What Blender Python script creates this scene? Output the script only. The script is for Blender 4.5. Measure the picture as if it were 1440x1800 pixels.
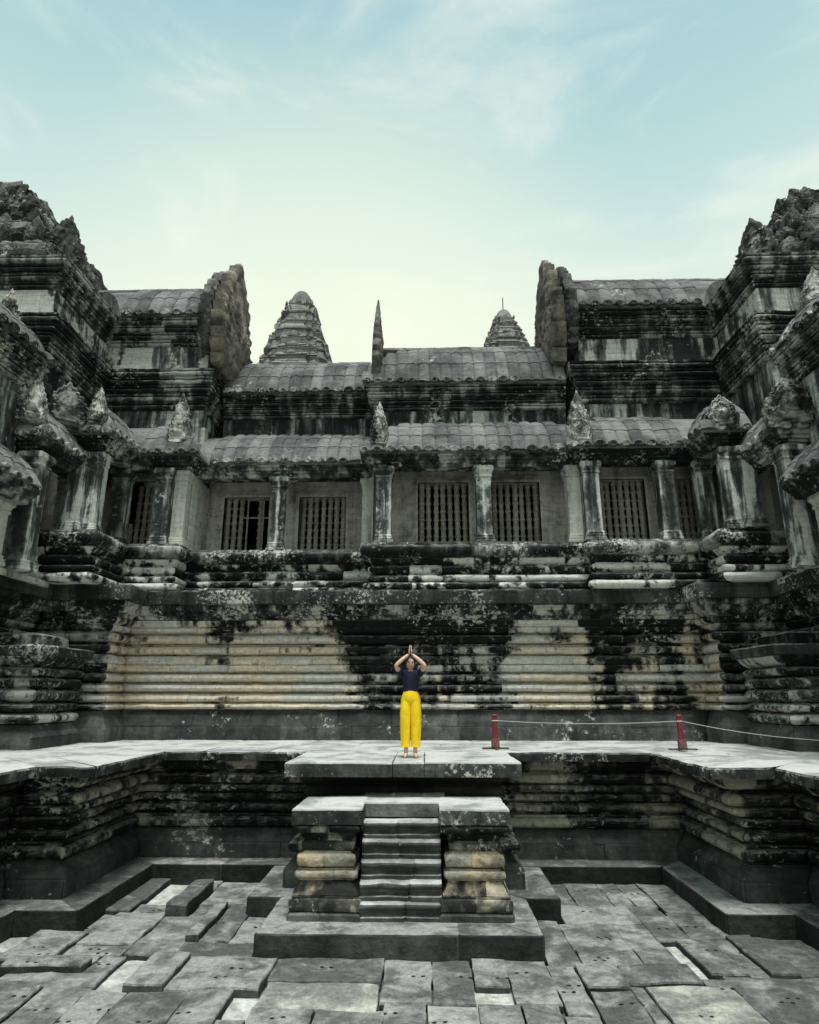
import bpy, math, random
from mathutils import Vector, noise, Matrix
for o in list(bpy.data.objects): bpy.data.objects.remove(o)
S = bpy.context.scene
COL = S.collection
R = math.radians
# ---------------------------------------------------------------- camera
cd = bpy.data.cameras.new('camera'); cam = bpy.data.objects.new('camera', cd); COL.objects.link(cam)
cam.location = (0.36, 0, 1.0); cam.rotation_euler = (R(90 + 15.905), 0, R(1.365))
cd.sensor_fit = 'HORIZONTAL'; cd.sensor_width = 36; cd.lens = 28.25; cd.clip_end = 3000; cd.clip_start = .05
S.camera = cam
# ---------------------------------------------------------------- sky
W = bpy.data.worlds.new('World'); S.world = W; W.use_nodes = True
nt = W.node_tree; nt.nodes.clear()
def N(tree, typ, **kw):
    n = tree.nodes.new(typ)
    for k, v in kw.items(): setattr(n, k, v)
    return n
def ramp(tree, stops, interp='LINEAR'):
    r = N(tree, 'ShaderNodeValToRGB'); r.color_ramp.interpolation = interp
    e = r.color_ramp.elements
    while len(e) < len(stops): e.new(.5)
    for el, (p, c) in zip(e, stops):
        el.position = p; el.color = c if len(c) == 4 else (*c, 1)
    return r
SUN_EL, SUN_AZ = 74, 165     # degrees; azimuth clockwise from +Y
sky = N(nt, 'ShaderNodeTexSky', sky_type='NISHITA', sun_disc=False)
sky.sun_elevation = R(SUN_EL); sky.sun_rotation = R(SUN_AZ); sky.air_density = 1.2; sky.dust_density = 3; sky.ozone_density = 1.5
sk = N(nt, 'ShaderNodeVectorMath', operation='SCALE'); sk.inputs[3].default_value = .038
nt.links.new(sky.outputs[0], sk.inputs[0])
tc = N(nt, 'ShaderNodeTexCoord')
sep = N(nt, 'ShaderNodeSeparateXYZ'); nt.links.new(tc.outputs['Generated'], sep.inputs[0])
# thin high cloud veil: colour by elevation, broken by soft noise
veil = ramp(nt, [(0, (.25, .28, .24)), (.40, (.385, .42, .345)), (.52, (.355, .405, .345)), (.62, (.27, .355, .335)), (.72, (.205, .308, .308)), (.83, (.157, .263, .29)), (1, (.14, .235, .275))])
nt.links.new(sep.outputs[2], veil.inputs[0])
mp = N(nt, 'ShaderNodeMapping'); mp.inputs['Scale'].default_value = (1.0, 1.0, 2.6); mp.inputs['Location'].default_value = (.35, .2, .1)
nt.links.new(tc.outputs['Generated'], mp.inputs[0])
nz = N(nt, 'ShaderNodeTexNoise'); nz.inputs['Scale'].default_value = 2.9; nz.inputs['Detail'].default_value = 6; nz.inputs['Roughness'].default_value = .58; nz.inputs['Distortion'].default_value = .6
nt.links.new(mp.outputs[0], nz.inputs['Vector'])
cl = ramp(nt, [(.46, (0, 0, 0)), (.72, (1, 1, 1))], 'EASE'); nt.links.new(nz.outputs[0], cl.inputs[0])
cf = N(nt, 'ShaderNodeMath', operation='MULTIPLY'); cf.inputs[1].default_value = .5; nt.links.new(cl.outputs[0], cf.inputs[0])
m1 = N(nt, 'ShaderNodeMix', data_type='RGBA'); m1.inputs[0].default_value = .80
nt.links.new(sk.outputs[0], m1.inputs[6]); nt.links.new(veil.outputs[0], m1.inputs[7])
m2 = N(nt, 'ShaderNodeMix', data_type='RGBA'); m2.inputs[7].default_value = (.375, .39, .345, 1)
nt.links.new(cf.outputs[0], m2.inputs[0]); nt.links.new(m1.outputs[2], m2.inputs[6])
gd = N(nt, 'ShaderNodeVectorMath', operation='DOT_PRODUCT'); nt.links.new(tc.outputs['Generated'], gd.inputs[0]); gd.inputs[1].default_value = (-.13, .89, .43)   # veiled sun low behind the temple
gr_ = N(nt, 'ShaderNodeMapRange', interpolation_type='SMOOTHERSTEP'); gr_.inputs[1].default_value = .84; gr_.inputs[2].default_value = 1.02; gr_.inputs[4].default_value = .6
nt.links.new(gd.outputs['Value'], gr_.inputs[0])
m3 = N(nt, 'ShaderNodeMix', data_type='RGBA'); m3.inputs[7].default_value = (.40, .415, .325, 1); nt.links.new(gr_.outputs[0], m3.inputs[0]); nt.links.new(m2.outputs[2], m3.inputs[6])
bg = N(nt, 'ShaderNodeBackground'); bg.inputs[1].default_value = 1.0
out = N(nt, 'ShaderNodeOutputWorld')
nt.links.new(m3.outputs[2], bg.inputs[0]); nt.links.new(bg.outputs[0], out.inputs[0])
# ---------------------------------------------------------------- sun (veiled, very soft)
sd = bpy.data.lights.new('sun', 'SUN'); sd.energy = 1.5; sd.angle = R(20); sd.color = (1, .99, .972)
sun = bpy.data.objects.new('sun', sd); COL.objects.link(sun)
v = Vector((math.sin(R(SUN_AZ)) * math.cos(R(SUN_EL)), math.cos(R(SUN_AZ)) * math.cos(R(SUN_EL)), math.sin(R(SUN_EL))))
sun.rotation_euler = v.to_track_quat('Z', 'Y').to_euler(); sun.location = v * 60
vs = S.view_settings; vs.view_transform = 'Standard'; vs.look = 'None'; vs.exposure = 1.36; vs.gamma = 1; vs.use_curve_mapping = False
S.render.engine = 'CYCLES'
# ---------------------------------------------------------------- materials
def stone(name, dark, mid, pale, lo=.42, hi=.62, big=.9, streak=.5, lichen=.0, lscale=5, objvar=.25, xr=None, zstretch=.35, bump=.5, fine=(.55, 1.35), lcol=(.55, .56, .50), rough=.9, grain=34, moss=None, bed=.22, pale2=None, zr=None, xamp=.34, wear=.45, carve=.5, toplight=0):
    """weathered sandstone: dark biofilm / bare grey / pale patches broken by noise, vertical run-off streaks, white lichen"""
    m = bpy.data.materials.new(name); m.use_nodes = True; t = m.node_tree; L = t.links.new
    b = t.nodes['Principled BSDF']; b.inputs['Roughness'].default_value = rough
    b.inputs['Specular IOR Level'].default_value = .25
    geo = N(t, 'ShaderNodeNewGeometry'); oi = N(t, 'ShaderNodeObjectInfo')
    def noi(scale, sc=(1, 1, 1), det=5, ro=.6, dist=0):
        mp = N(t, 'ShaderNodeMapping'); mp.inputs['Scale'].default_value = sc; L(geo.outputs['Position'], mp.inputs[0])
        n = N(t, 'ShaderNodeTexNoise'); n.inputs['Scale'].default_value = scale; n.inputs['Detail'].default_value = det
        n.inputs['Roughness'].default_value = ro; n.inputs['Distortion'].default_value = dist
        L(mp.outputs[0], n.inputs['Vector']); return n.outputs[0]
    def M(op, a, c=None, d=None):
        n = N(t, 'ShaderNodeMath', operation=op)
        for i, x in enumerate((a, c, d)):
            if x is None: continue
            if isinstance(x, (int, float)): n.inputs[i].default_value = x
            else: L(x, n.inputs[i])
        return n.outputs[0]
    n1 = noi(big, det=6, ro=.65, dist=.4); n2 = noi(3.6, (1, 1, zstretch * .7), 6, .62)
    val = M('ADD', M('MULTIPLY', n1, 1 - streak), M('MULTIPLY', n2, streak))
    val = M('ADD', M('MULTIPLY', M('SUBTRACT', val, .5), 1.5), .5)
    val = M('ADD', val, M('MULTIPLY', M('SUBTRACT', oi.outputs['Random'], .5), objvar))
    if xr:
        sx = N(t, 'ShaderNodeSeparateXYZ'); L(geo.outputs['Position'], sx.inputs[0])
        xx = M('ADD', sx.outputs[0], M('MULTIPLY', M('SUBTRACT', noi(1.3, (1, 1, 1.2), 5, .65), .5), 1.7))
        f = M('DIVIDE', M('ADD', xx, 10), 20)
        rr = ramp(t, [((x + 10) / 20, (g, g, g)) for x, g in xr]); L(f, rr.inputs[0])
        val = M('ADD', val, M('MULTIPLY', M('SUBTRACT', rr.outputs[0], .5), xamp))
    if zr:
        sz = N(t, 'ShaderNodeSeparateXYZ'); L(geo.outputs['Position'], sz.inputs[0])
        zz = M('ADD', sz.outputs[2], M('MULTIPLY', M('SUBTRACT', noi(2.0, (1, 1, .25), 5, .65), .5), 1.6))
        zq = ramp(t, [(z_ / 12, (g, g, g)) for z_, g in zr]); L(M('DIVIDE', zz, 12), zq.inputs[0])
        val = M('ADD', val, M('MULTIPLY', M('SUBTRACT', zq.outputs[0], .5), .34))
    rp = ramp(t, [(lo, dark), ((lo + hi) / 2, mid), (hi, pale)]); L(val, rp.inputs[0])
    col = rp.outputs[0]
    if pale2:
        rp2 = ramp(t, [(lo, dark), ((lo + hi) / 2, tuple((a + c) / 2 for a, c in zip(mid, pale2))), (hi, pale2)]); L(val, rp2.inputs[0])
        q = N(t, 'ShaderNodeMapRange'); q.inputs[1].default_value = .4; q.inputs[2].default_value = .6
        L(M('ADD', M('MULTIPLY', noi(1.4, det=4), .6), M('MULTIPLY', oi.outputs['Random'], .4)), q.inputs[0])
        mx0 = N(t, 'ShaderNodeMix', data_type='RGBA'); L(q.outputs[0], mx0.inputs[0]); L(col, mx0.inputs[6]); L(rp2.outputs[0], mx0.inputs[7]); col = mx0.outputs[2]
    fn = noi(grain, det=6, ro=.75); fm = noi(9, det=5, ro=.7)
    fr = N(t, 'ShaderNodeMapRange'); fr.inputs[1].default_value = .3; fr.inputs[2].default_value = .7; fr.inputs[3].default_value = fine[0]; fr.inputs[4].default_value = fine[1]
    L(M('ADD', M('MULTIPLY', fn, .5), M('MULTIPLY', fm, .5)), fr.inputs[0])
    bd = N(t, 'ShaderNodeMapRange'); bd.inputs[1].default_value = .35; bd.inputs[2].default_value = .65; bd.inputs[3].default_value = 1 - bed; bd.inputs[4].default_value = 1 + bed * .6
    L(noi(1.0, (.9, .9, 16), 4, .6, .5), bd.inputs[0])
    vm = N(t, 'ShaderNodeVectorMath', operation='SCALE'); L(col, vm.inputs[0]); L(M('MULTIPLY', fr.outputs[0], bd.outputs[0]), vm.inputs[3])
    col = vm.outputs[0]
    if moss:
        mr = N(t, 'ShaderNodeMapRange'); mr.inputs[1].default_value = .52; mr.inputs[2].default_value = .68; L(noi(1.7, det=5, ro=.65), mr.inputs[0])
        mx = N(t, 'ShaderNodeMix', data_type='RGBA'); mx.inputs[7].default_value = (*moss, 1); L(M('MULTIPLY', mr.outputs[0], .6), mx.inputs[0]); L(col, mx.inputs[6]); col = mx.outputs[2]
    if lichen > 0:
        ln = M('ADD', M('MULTIPLY', noi(lscale * 1.5, det=8, ro=.75, dist=.2), .55), M('MULTIPLY', noi(.8, det=3), .45))
        lr = N(t, 'ShaderNodeMapRange'); lr.inputs[1].default_value = .60 - lichen * .16; lr.inputs[2].default_value = .64 - lichen * .13; L(ln, lr.inputs[0])
        mx = N(t, 'ShaderNodeMix', data_type='RGBA'); mx.inputs[7].default_value = (*lcol, 1); L(M('MULTIPLY', lr.outputs[0], .85), mx.inputs[0]); L(col, mx.inputs[6]); col = mx.outputs[2]
    if wear:
        # arrises rubbed bare and lichened
        pr_ = N(t, 'ShaderNodeMapRange'); pr_.inputs[1].default_value = .515; pr_.inputs[2].default_value = .60; L(geo.outputs['Pointiness'], pr_.inputs[0])
        wn = N(t, 'ShaderNodeMapRange'); wn.inputs[1].default_value = .42; wn.inputs[2].default_value = .60; L(noi(4.5, det=6, ro=.7), wn.inputs[0])
        mx = N(t, 'ShaderNodeMix', data_type='RGBA'); mx.inputs[7].default_value = (*[min(.62, p_ * .8 + .08) for p_ in pale], 1)
        L(M('MULTIPLY', M('MULTIPLY', pr_.outputs[0], wn.outputs[0]), wear), mx.inputs[0]); L(col, mx.inputs[6]); col = mx.outputs[2]
    if toplight:
        # up-facing faces paled in noisy patches: light from above put into the colour
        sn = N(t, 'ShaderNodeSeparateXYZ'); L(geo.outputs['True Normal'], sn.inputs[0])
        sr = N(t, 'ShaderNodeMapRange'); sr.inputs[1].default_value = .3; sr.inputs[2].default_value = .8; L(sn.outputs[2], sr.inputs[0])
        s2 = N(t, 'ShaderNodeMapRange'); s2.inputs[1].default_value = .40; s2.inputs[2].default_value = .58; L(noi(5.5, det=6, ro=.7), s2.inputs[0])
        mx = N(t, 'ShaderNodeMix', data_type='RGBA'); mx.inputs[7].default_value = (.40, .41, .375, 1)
        L(M('MULTIPLY', M('MULTIPLY', sr.outputs[0], s2.outputs[0]), toplight), mx.inputs[0]); L(col, mx.inputs[6]); col = mx.outputs[2]
    L(col, b.inputs['Base Color'])
    hh = M('ADD', M('MULTIPLY', fn, .4), M('MULTIPLY', fm, .9))
    if carve:
        vo = N(t, 'ShaderNodeTexVoronoi'); vo.inputs['Scale'].default_value = 9; L(geo.outputs['Position'], vo.inputs['Vector'])
        hh = M('ADD', hh, M('MULTIPLY', vo.outputs['Distance'], carve))
    bp = N(t, 'ShaderNodeBump'); bp.inputs['Strength'].default_value = bump; bp.inputs['Distance'].default_value = .03
    L(hh, bp.inputs['Height']); L(bp.outputs[0], b.inputs['Normal'])
    return m
def plain(name, col, rough=.7, bump=0, var=.15, scale=30, spec=.3):
    m = bpy.data.materials.new(name); m.use_nodes = True; t = m.node_tree; L = t.links.new
    b = t.nodes['Principled BSDF']; b.inputs['Roughness'].default_value = rough; b.inputs['Specular IOR Level'].default_value = spec
    geo = N(t, 'ShaderNodeNewGeometry'); n = N(t, 'ShaderNodeTexNoise'); n.inputs['Scale'].default_value = scale; n.inputs['Detail'].default_value = 4
    L(geo.outputs['Position'], n.inputs['Vector'])
    r = ramp(t, [(.3, tuple(c * (1 - var) for c in col)), (.7, tuple(min(1, c * (1 + var)) for c in col))]); L(n.outputs[0], r.inputs[0]); L(r.outputs[0], b.inputs['Base Color'])
    if bump:
        bp = N(t, 'ShaderNodeBump'); bp.inputs['Strength'].default_value = bump; bp.inputs['Distance'].default_value = .02; L(n.outputs[0], bp.inputs['Height']); L(bp.outputs[0], b.inputs['Normal'])
    return m
BLK = (.006, .0075, .0075); DK = (.035, .038, .036); GR = (.11, .115, .105); PALE = (.36, .36, .31); CREAM = (.46, .39, .27)
MAT = {}
MAT['terrace'] = stone('black lichen terrace stone', BLK, (.042, .045, .043), (.40, .37, .30), .47, .69, lichen=.26, toplight=0.42, objvar=.16, lscale=6, bed=.18,
    xr=[(-7, .4), (-5.3, .35), (-5.0, .95), (-4.75, .7), (-4.4, .4), (-2, .5), (1.5, .4), (2.4, .95), (2.8, .85), (3.2, .4), (4.3, .6), (4.7, 1), (5.1, .8), (5.6, .5)])
MAT['base'] = stone('grey base stone', (.026, .029, .028), (.055, .06, .057), (.12, .125, .115), .36, .68, lichen=.08, objvar=.1, streak=.3, bed=.15)
MAT['wall'] = stone('cream and black stained sandstone', BLK, (.17, .155, .125), (.64, .555, .42), .415, .575, big=1.9, streak=.64, lichen=.12, toplight=0.3, objvar=.18, fine=(.38, 1.45), bed=.14, xamp=.46, pale2=(.54, .53, .48), zstretch=.3,
    zr=[(0, .75), (1.6, .62), (2.1, .5), (2.5, .1), (3.2, 0)],
    xr=[(-9, .2), (-7.7, .15), (-7.2, .92), (-5.0, .9), (-4.4, .45), (-3.9, .9), (-1.9, .88), (-1.3, .12), (1.0, .35), (2.2, .15), (2.7, .9), (4.2, .85), (4.6, .15), (5.6, .55), (6.4, .2), (6.9, .85), (7.3, .6), (7.8, .25)])
MAT['wing'] = stone('black stained wing stone', BLK, (.05, .053, .051), (.44, .44, .395), .44, .64, lichen=.4, toplight=0.5, objvar=.24, lscale=7, bed=.18)
MAT['slab'] = stone('slab edge stone', (.014, .016, .015), (.032, .035, .033), (.09, .09, .08), .38, .68, lichen=.34, lscale=9, toplight=0.3, objvar=.15, lcol=(.5, .51, .46))
MAT['top'] = stone('worn walked stone', (.27, .28, .262), (.42, .43, .405), (.54, .54, .505), .36, .60, lichen=0, objvar=.16, streak=0, fine=(.68, 1.2), bump=.5, bed=0, big=1.3)
MAT['second'] = stone('blotched white and black moulding stone', BLK, (.07, .075, .072), (.64, .65, .60), .45, .57, big=2.2, streak=.4, lichen=.3, toplight=0.35, objvar=.32, bed=.15)
MAT['corn'] = stone('dark cornice stone', (.009, .011, .011), (.055, .061, .06), (.40, .42, .385), .43, .67, lichen=.3, toplight=0.5, objvar=.18, lscale=7, bed=.15)
MAT['frieze'] = stone('pale stained frieze stone', (.025, .03, .03), (.14, .145, .137), (.54, .555, .505), .41, .59, streak=.7, zstretch=.18, lichen=.1, objvar=.1,
    xr=[(-9.6, .8), (-8.9, .85), (-8.7, .3), (-8.5, .75), (-7, .8), (-6.7, .2), (-6.1, .3), (-5.9, .8), (-5.3, .6), (-4.5, .3), (3, .35), (4.6, .75), (5.1, .3), (5.8, .65), (6.9, .5), (7.4, .2), (8.4, .25), (8.7, .8), (9.4, .6)])
MAT['upper'] = stone('dark upper wall stone', (.014, .016, .018), (.08, .088, .086), (.46, .48, .445), .42, .66, streak=.7, zstretch=.2, lichen=.08, objvar=.15)
MAT['roof'] = stone('grey violet roof stone', (.08, .079, .079), (.145, .143, .142), (.22, .216, .211), .36, .66, lichen=.05, objvar=.26, streak=.2, fine=(.5, 1.4))
MAT['eave'] = stone('dark mossy eave stone', BLK, (.05, .053, .05), (.34, .345, .31), .42, .68, lichen=.4, toplight=0.3, objvar=.2, lscale=8)
MAT['pillar'] = stone('dark pillar stone', (.028, .033, .033), (.11, .12, .116), (.58, .60, .555), .44, .60, streak=.75, zstretch=.12, lichen=.1, objvar=.12, big=2, bed=.1)
MAT['pale_pillar'] = stone('pale bare pillar stone', (.14, .145, .13), (.38, .39, .35), (.52, .52, .46), .30, .60, streak=.75, zstretch=.12, lichen=0, objvar=.1, big=2, bed=.1)
MAT['inner'] = stone('beige gallery wall stone', (.17, .163, .145), (.38, .37, .33), (.58, .565, .51), .34, .68, streak=.6, zstretch=.2, objvar=.1, bump=.7)
MAT['baluster'] = stone('brown grey baluster stone', (.20, .188, .165), (.30, .285, .25), (.39, .37, .33), .34, .68, objvar=.14, bump=.3)
MAT['room'] = stone('shadowed inner room stone', (.02, .02, .018), (.03, .03, .027), (.045, .044, .04), objvar=0)  # near-black colour paints in the shade of the closed rooms
MAT['carved'] = stone('carved lichen stone', (.022, .023, .021), (.13, .13, .118), (.48, .48, .44), .40, .62, big=3, streak=.3, lichen=.5, lscale=7, objvar=.2, bump=1.0, lcol=(.58, .58, .53))
MAT['gable'] = stone('tan carved gable stone', (.06, .058, .054), (.14, .13, .11), (.27, .24, .19), .40, .64, big=1.5, streak=.4, objvar=.1, bump=1.0)
MAT['crag'] = stone('crumbled roof stone', (.025, .026, .026), (.08, .08, .076), (.24, .235, .215), .38, .66, lichen=.12, objvar=.3, bump=1)
MAT['tower'] = stone('hazed weathered tower stone', (.13, .13, .12), (.22, .218, .20), (.31, .305, .28), .34, .68, objvar=.2, big=.6, bump=1, grain=9)  # stone colour lightened to stand for distance haze
PV = dict(big=2.2, streak=.0, fine=(.38, 1.45), bump=1.0, bed=0, carve=.9)
MAT['pave'] = stone('grey paving stone', (.10, .102, .095), (.185, .187, .175), (.32, .318, .295), .36, .64, objvar=.3, **PV)
MAT['pave_pale'] = stone('pale grey paving stone', (.13, .132, .122), (.235, .235, .217), (.38, .376, .34), .34, .66, objvar=.25, **PV)
MAT['pave_buff'] = stone('buff paving stone', (.21, .212, .19), (.34, .34, .295), (.52, .51, .42), .36, .66, objvar=.2, **PV)
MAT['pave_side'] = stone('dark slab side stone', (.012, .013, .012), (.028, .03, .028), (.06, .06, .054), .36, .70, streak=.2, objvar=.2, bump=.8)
MAT['sand'] = stone('pale sand', (.34, .34, .30), (.47, .47, .42), (.58, .58, .53), .38, .62, big=3, streak=0, objvar=0, bump=.8, bed=0)
MAT['stairwarm'] = stone('warm yellow stair stone', (.022, .022, .019), (.19, .165, .12), (.60, .48, .29), .34, .56, big=1.8, streak=.25, lichen=.05, objvar=.34, bed=.18, pale2=(.30, .29, .24), carve=1.2, bump=.7)
MAT['stairdark'] = stone('lichened grey stair moulding', (.03, .031, .028), (.13, .125, .10), (.40, .37, .28), .40, .68, big=2.4, streak=.25, lichen=.3, objvar=.2, bed=.15)
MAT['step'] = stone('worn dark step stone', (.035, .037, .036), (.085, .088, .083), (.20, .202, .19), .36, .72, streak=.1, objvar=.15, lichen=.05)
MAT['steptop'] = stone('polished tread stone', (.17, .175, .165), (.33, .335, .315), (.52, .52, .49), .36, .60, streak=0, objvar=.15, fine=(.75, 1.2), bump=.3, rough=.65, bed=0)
MAT['hole'] = plain('dark drill hole', (.012, .012, .011), 1)
MAT['ground'] = stone('courtyard earth', (.10, .10, .085), (.15, .148, .13), (.21, .205, .18), objvar=0)
# ---------------------------------------------------------------- helpers
def link(o, parent=None):
    COL.objects.link(o)
    if parent:
        o.parent = parent
        o.matrix_parent_inverse = PINV[parent.name]
    return o
PINV = {}
def thing(name, label, cat, loc=(0, 0, 0), group=None, kind=None):
    o = bpy.data.objects.new(name, None); COL.objects.link(o); o.location = loc; o.empty_display_size = .2
    o['label'] = label
    if cat: o['category'] = cat
    if group: o['group'] = group
    if kind: o['kind'] = kind
    PINV[o.name] = Matrix.Translation(loc).inverted()
    return o
def mesh(name, vs_, fs, mats, fm=None, smooth=None):
    me = bpy.data.meshes.new(name); me.from_pydata(vs_, [], fs)
    for m in (mats if isinstance(mats, (list, tuple)) else [mats]): me.materials.append(MAT[m] if isinstance(m, str) else m)
    if fm: me.polygons.foreach_set('material_index', fm)
    if smooth is not None:
        me.polygons.foreach_set('use_smooth', [True] * len(me.polygons)); me.update()
        me.set_sharp_from_angle(angle=R(smooth))
    me.update(); return me
def obj(name, me, parent=None, **props):
    o = bpy.data.objects.new(name, me); link(o, parent)
    if parent is not None: PINV[o.name] = Matrix.Identity(4)
    for k, v_ in props.items(): o[k] = v_
    return o
def tag(o, label, cat, group=None, kind=None):
    o['label'] = label
    if cat: o['category'] = cat
    if group: o['group'] = group
    if kind: o['kind'] = kind
    return o
def nz3(p, s): return noise.noise(Vector((p[0] * s, p[1] * s, p[2] * s)))
def roll(z0, z1, d0, bulge, n=6, p=.8):
    """half-round moulding between z0 and z1"""
    pts = []
    for i in range(n + 1):
        a = math.pi * i / n
        pts.append((d0 + bulge * max(0, math.sin(a)) ** p, z0 + (z1 - z0) * (1 - math.cos(a)) / 2))
    return pts
def seginfo(path):
    segs = []
    n = len(path) - 1
    nor = []
    for i in range(n):
        a, b = Vector(path[i]), Vector(path[i + 1]); t = (b - a).normalized(); nor.append(Vector((t.y, -t.x)))
    for i in range(n):
        def miter(n1, n2): return (n1 + n2) / (1 + n1.dot(n2))
        mA = nor[i] if i == 0 else miter(nor[i - 1], nor[i]); mB = nor[i] if i == n - 1 else miter(nor[i], nor[i + 1])
        segs.append((Vector(path[i]), Vector(path[i + 1]), nor[i], mA, mB))
    return segs
def course(parent, path, prof, mats, name, back=-.4, L=(.8, 1.5), rough=.014, jit=.010, groove=.026, only=None, step=.13, rng=None, topslot=True, smooth=38, topk=2.2):
    """one course of stones: profile [(outward d, z)] from bottom to top swept along the path in separate blocks"""
    rng = rng or random.Random(sum(ord(ch) * (i_ + 3) for i_, ch in enumerate(name)) + round(prof[0][1] * 1000) * 7 + len(path) * 131)
    made = []
    for si, (A, B, nn, mA, mB) in enumerate(seginfo(path)):
        if only is not None and si not in only: continue
        Ls = (B - A).length; cuts = [0]
        while Ls - cuts[-1] > L[1] * 1.3: cuts.append(cuts[-1] + rng.uniform(*L))
        if Ls - cuts[-1] < L[0] * .4 and len(cuts) > 1: cuts[-1] = Ls
        else: cuts.append(Ls)
        for c0, c1 in zip(cuts, cuts[1:]):
            rgh = rough * rng.choice((1, 1, 1.3, 1.8, 2.6)); dj = rng.uniform(-jit, jit); zj = rng.uniform(-jit, jit) * .35
            loop = list(prof) + [(back, prof[-1][1]), (back, prof[0][1])]; npf = len(prof); nl = len(loop)
            Lb = c1 - c0; k = max(2, int(Lb / step))
            fr = [0, min(.03 / Lb, .2)] + [i / k for i in range(1, k)] + [max(1 - .03 / Lb, .8), 1]
            vs_, fs, fm = [], [], []
            for fi, f in enumerate(fr):
                g = groove if fi in (0, len(fr) - 1) else 0
                for pi, (d, z) in enumerate(loop):
                    dd = d + (dj - g if pi < npf else 0)
                    p0 = (A + mA * dd) if c0 == 0 else A + (B - A) * (c0 / Ls) + nn * dd
                    p1 = (A + (B - A) + mB * dd) if c1 == Ls else A + (B - A) * (c1 / Ls) + nn * dd
                    p = p0.lerp(p1, f); q = [p.x, p.y, z + (zj if pi < npf else 0)]
                    if pi < npf and rough:  # erosion
                        e = (nz3(q, 2.3) * .9 + nz3(q, 7) * .7 + nz3(q, 15) * .35) * rgh - max(0, nz3((q[2], q[0], q[1]), 2.9) - .38) * rgh * 6
                        q[0] += nn.x * e; q[1] += nn.y * e; q[2] += nz3((q[1], q[2], q[0]), 3.1) * rgh * .45
                    vs_.append(q)
            for i in range(len(fr) - 1):
                for j in range(nl):
                    a = i * nl + j; b = i * nl + (j + 1) % nl
                    fs.append((a, b, b + nl, a + nl))
                    up = 0
                    if topslot and j < npf:
                        d0, z0 = loop[j]; d1, z1 = loop[(j + 1) % nl]; dx, dz = d1 - d0, z1 - z0
                        if -dx > topk * abs(dz) and dx < 0: up = 1
                    fm.append(up)
            fs.append(tuple(reversed(range(nl)))); fm.append(0)
            fs.append(tuple(range((len(fr) - 1) * nl, len(fr) * nl))); fm.append(0)
            ml = mats if isinstance(mats, (list, tuple)) else [mats, mats]
            me = mesh(name, vs_, fs, ml, fm, smooth)
            made.append(obj(name, me, parent))
    return made
def box_into(vs_, fs, x0, x1, y0, y1, z0, z1):
    b = len(vs_)
    vs_ += [(x0, y0, z0), (x1, y0, z0), (x1, y1, z0), (x0, y1, z0), (x0, y0, z1), (x1, y0, z1), (x1, y1, z1), (x0, y1, z1)]
    fs += [tuple(b + i for i in f) for f in ((0, 3, 2, 1), (4, 5, 6, 7), (0, 1, 5, 4), (1, 2, 6, 5), (2, 3, 7, 6), (3, 0, 4, 7))]
def loft(rings, cap=True):
    vs_, fs = [], []; n = len(rings[0])
    for r in rings: vs_ += r
    for i in range(len(rings) - 1):
        for j in range(n):
            a = i * n + j; b = i * n + (j + 1) % n; fs.append((a, b, b + n, a + n))
    if cap: fs.append(tuple(reversed(range(n)))); fs.append(tuple(range((len(rings) - 1) * n, len(rings) * n)))
    return vs_, fs
def slab_quad(pts, z, thick, rng, rough=.012, nu=7, nv=7, inset=.006, edge=.022):
    """uneven slab on a plan quad/polygon: noisy top, worn rim, dark sides"""
    c = Vector((sum(p[0] for p in pts) / len(pts), sum(p[1] for p in pts) / len(pts)))
    # boundary resampled
    per = []
    n = len(pts)
    for i in range(n):
        a, b = Vector(pts[i]), Vector(pts[(i + 1) % n]); k = max(2, int((b - a).length / .13))
        for j in range(k):
            p = a.lerp(b, j / k)
            w = (nz3((p.x, p.y, z), 3) + .6 * nz3((p.x, p.y, z), 9)) * edge
            dirv = (p - c).normalized(); per.append(p + dirv * (w - inset))
    area = sum(per[i].x * per[(i + 1) % len(per)].y - per[(i + 1) % len(per)].x * per[i].y for i in range(len(per)))
    if area < 0: per.reverse()
    m = len(per); vs_, fs, fm = [], [], []
    tilt = (rng.uniform(-.007, .007), rng.uniform(-.007, .007))
    def zt(p, dip): return z - dip + tilt[0] * (p.x - c.x) + tilt[1] * (p.y - c.y) + (nz3((p.x, p.y, z), 2) * 1.2 + nz3((p.x, p.y, z), 6) * .6) * rough
    rings = [(1, thick, 0), (1, .03, 1), (.985, .008, 1), (.9, 0, 1), (.66, 0, 1), (.34, 0, 1)]
    for s, dip, _ in rings:
        for p in per:
            if s < 1: 
                k = (p - c); kl = k.length; q = c + k * (1 - min((1 - s), (1 - s) * max(.25, .55 / max(kl, .2))) if s > .95 else s)
            else: q = p
            vs_.append((q.x, q.y, (z - thick) if dip == thick else zt(q, dip)))
    for r in range(len(rings) - 1):
        for j in range(m):
            a = r * m + j; b = r * m + (j + 1) % m; fs.append((a, b, b + m, a + m)); fm.append(1 if r == 0 else 0)
    vs_.append((c.x, c.y, zt(c, 0))); ci = len(vs_) - 1; o = (len(rings) - 1) * m
    for j in range(m): fs.append((o + j, o + (j + 1) % m, ci)); fm.append(0)
    return vs_, fs, fm, zt
# ================================================================ SETTING
G = -2.15; PL = -1.87
rng = random.Random(7)
gv, gf = [], []
gs = 60; ext = 400
gme = mesh('ground', [(-ext, -ext, G - .13), (ext, -ext, G - .13), (ext, ext, G - .13), (-ext, ext, G - .13)], [(0, 1, 2, 3)], 'ground')
tag(obj('ground', gme), 'bare earth under the temple courtyard', None, kind='structure')
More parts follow.
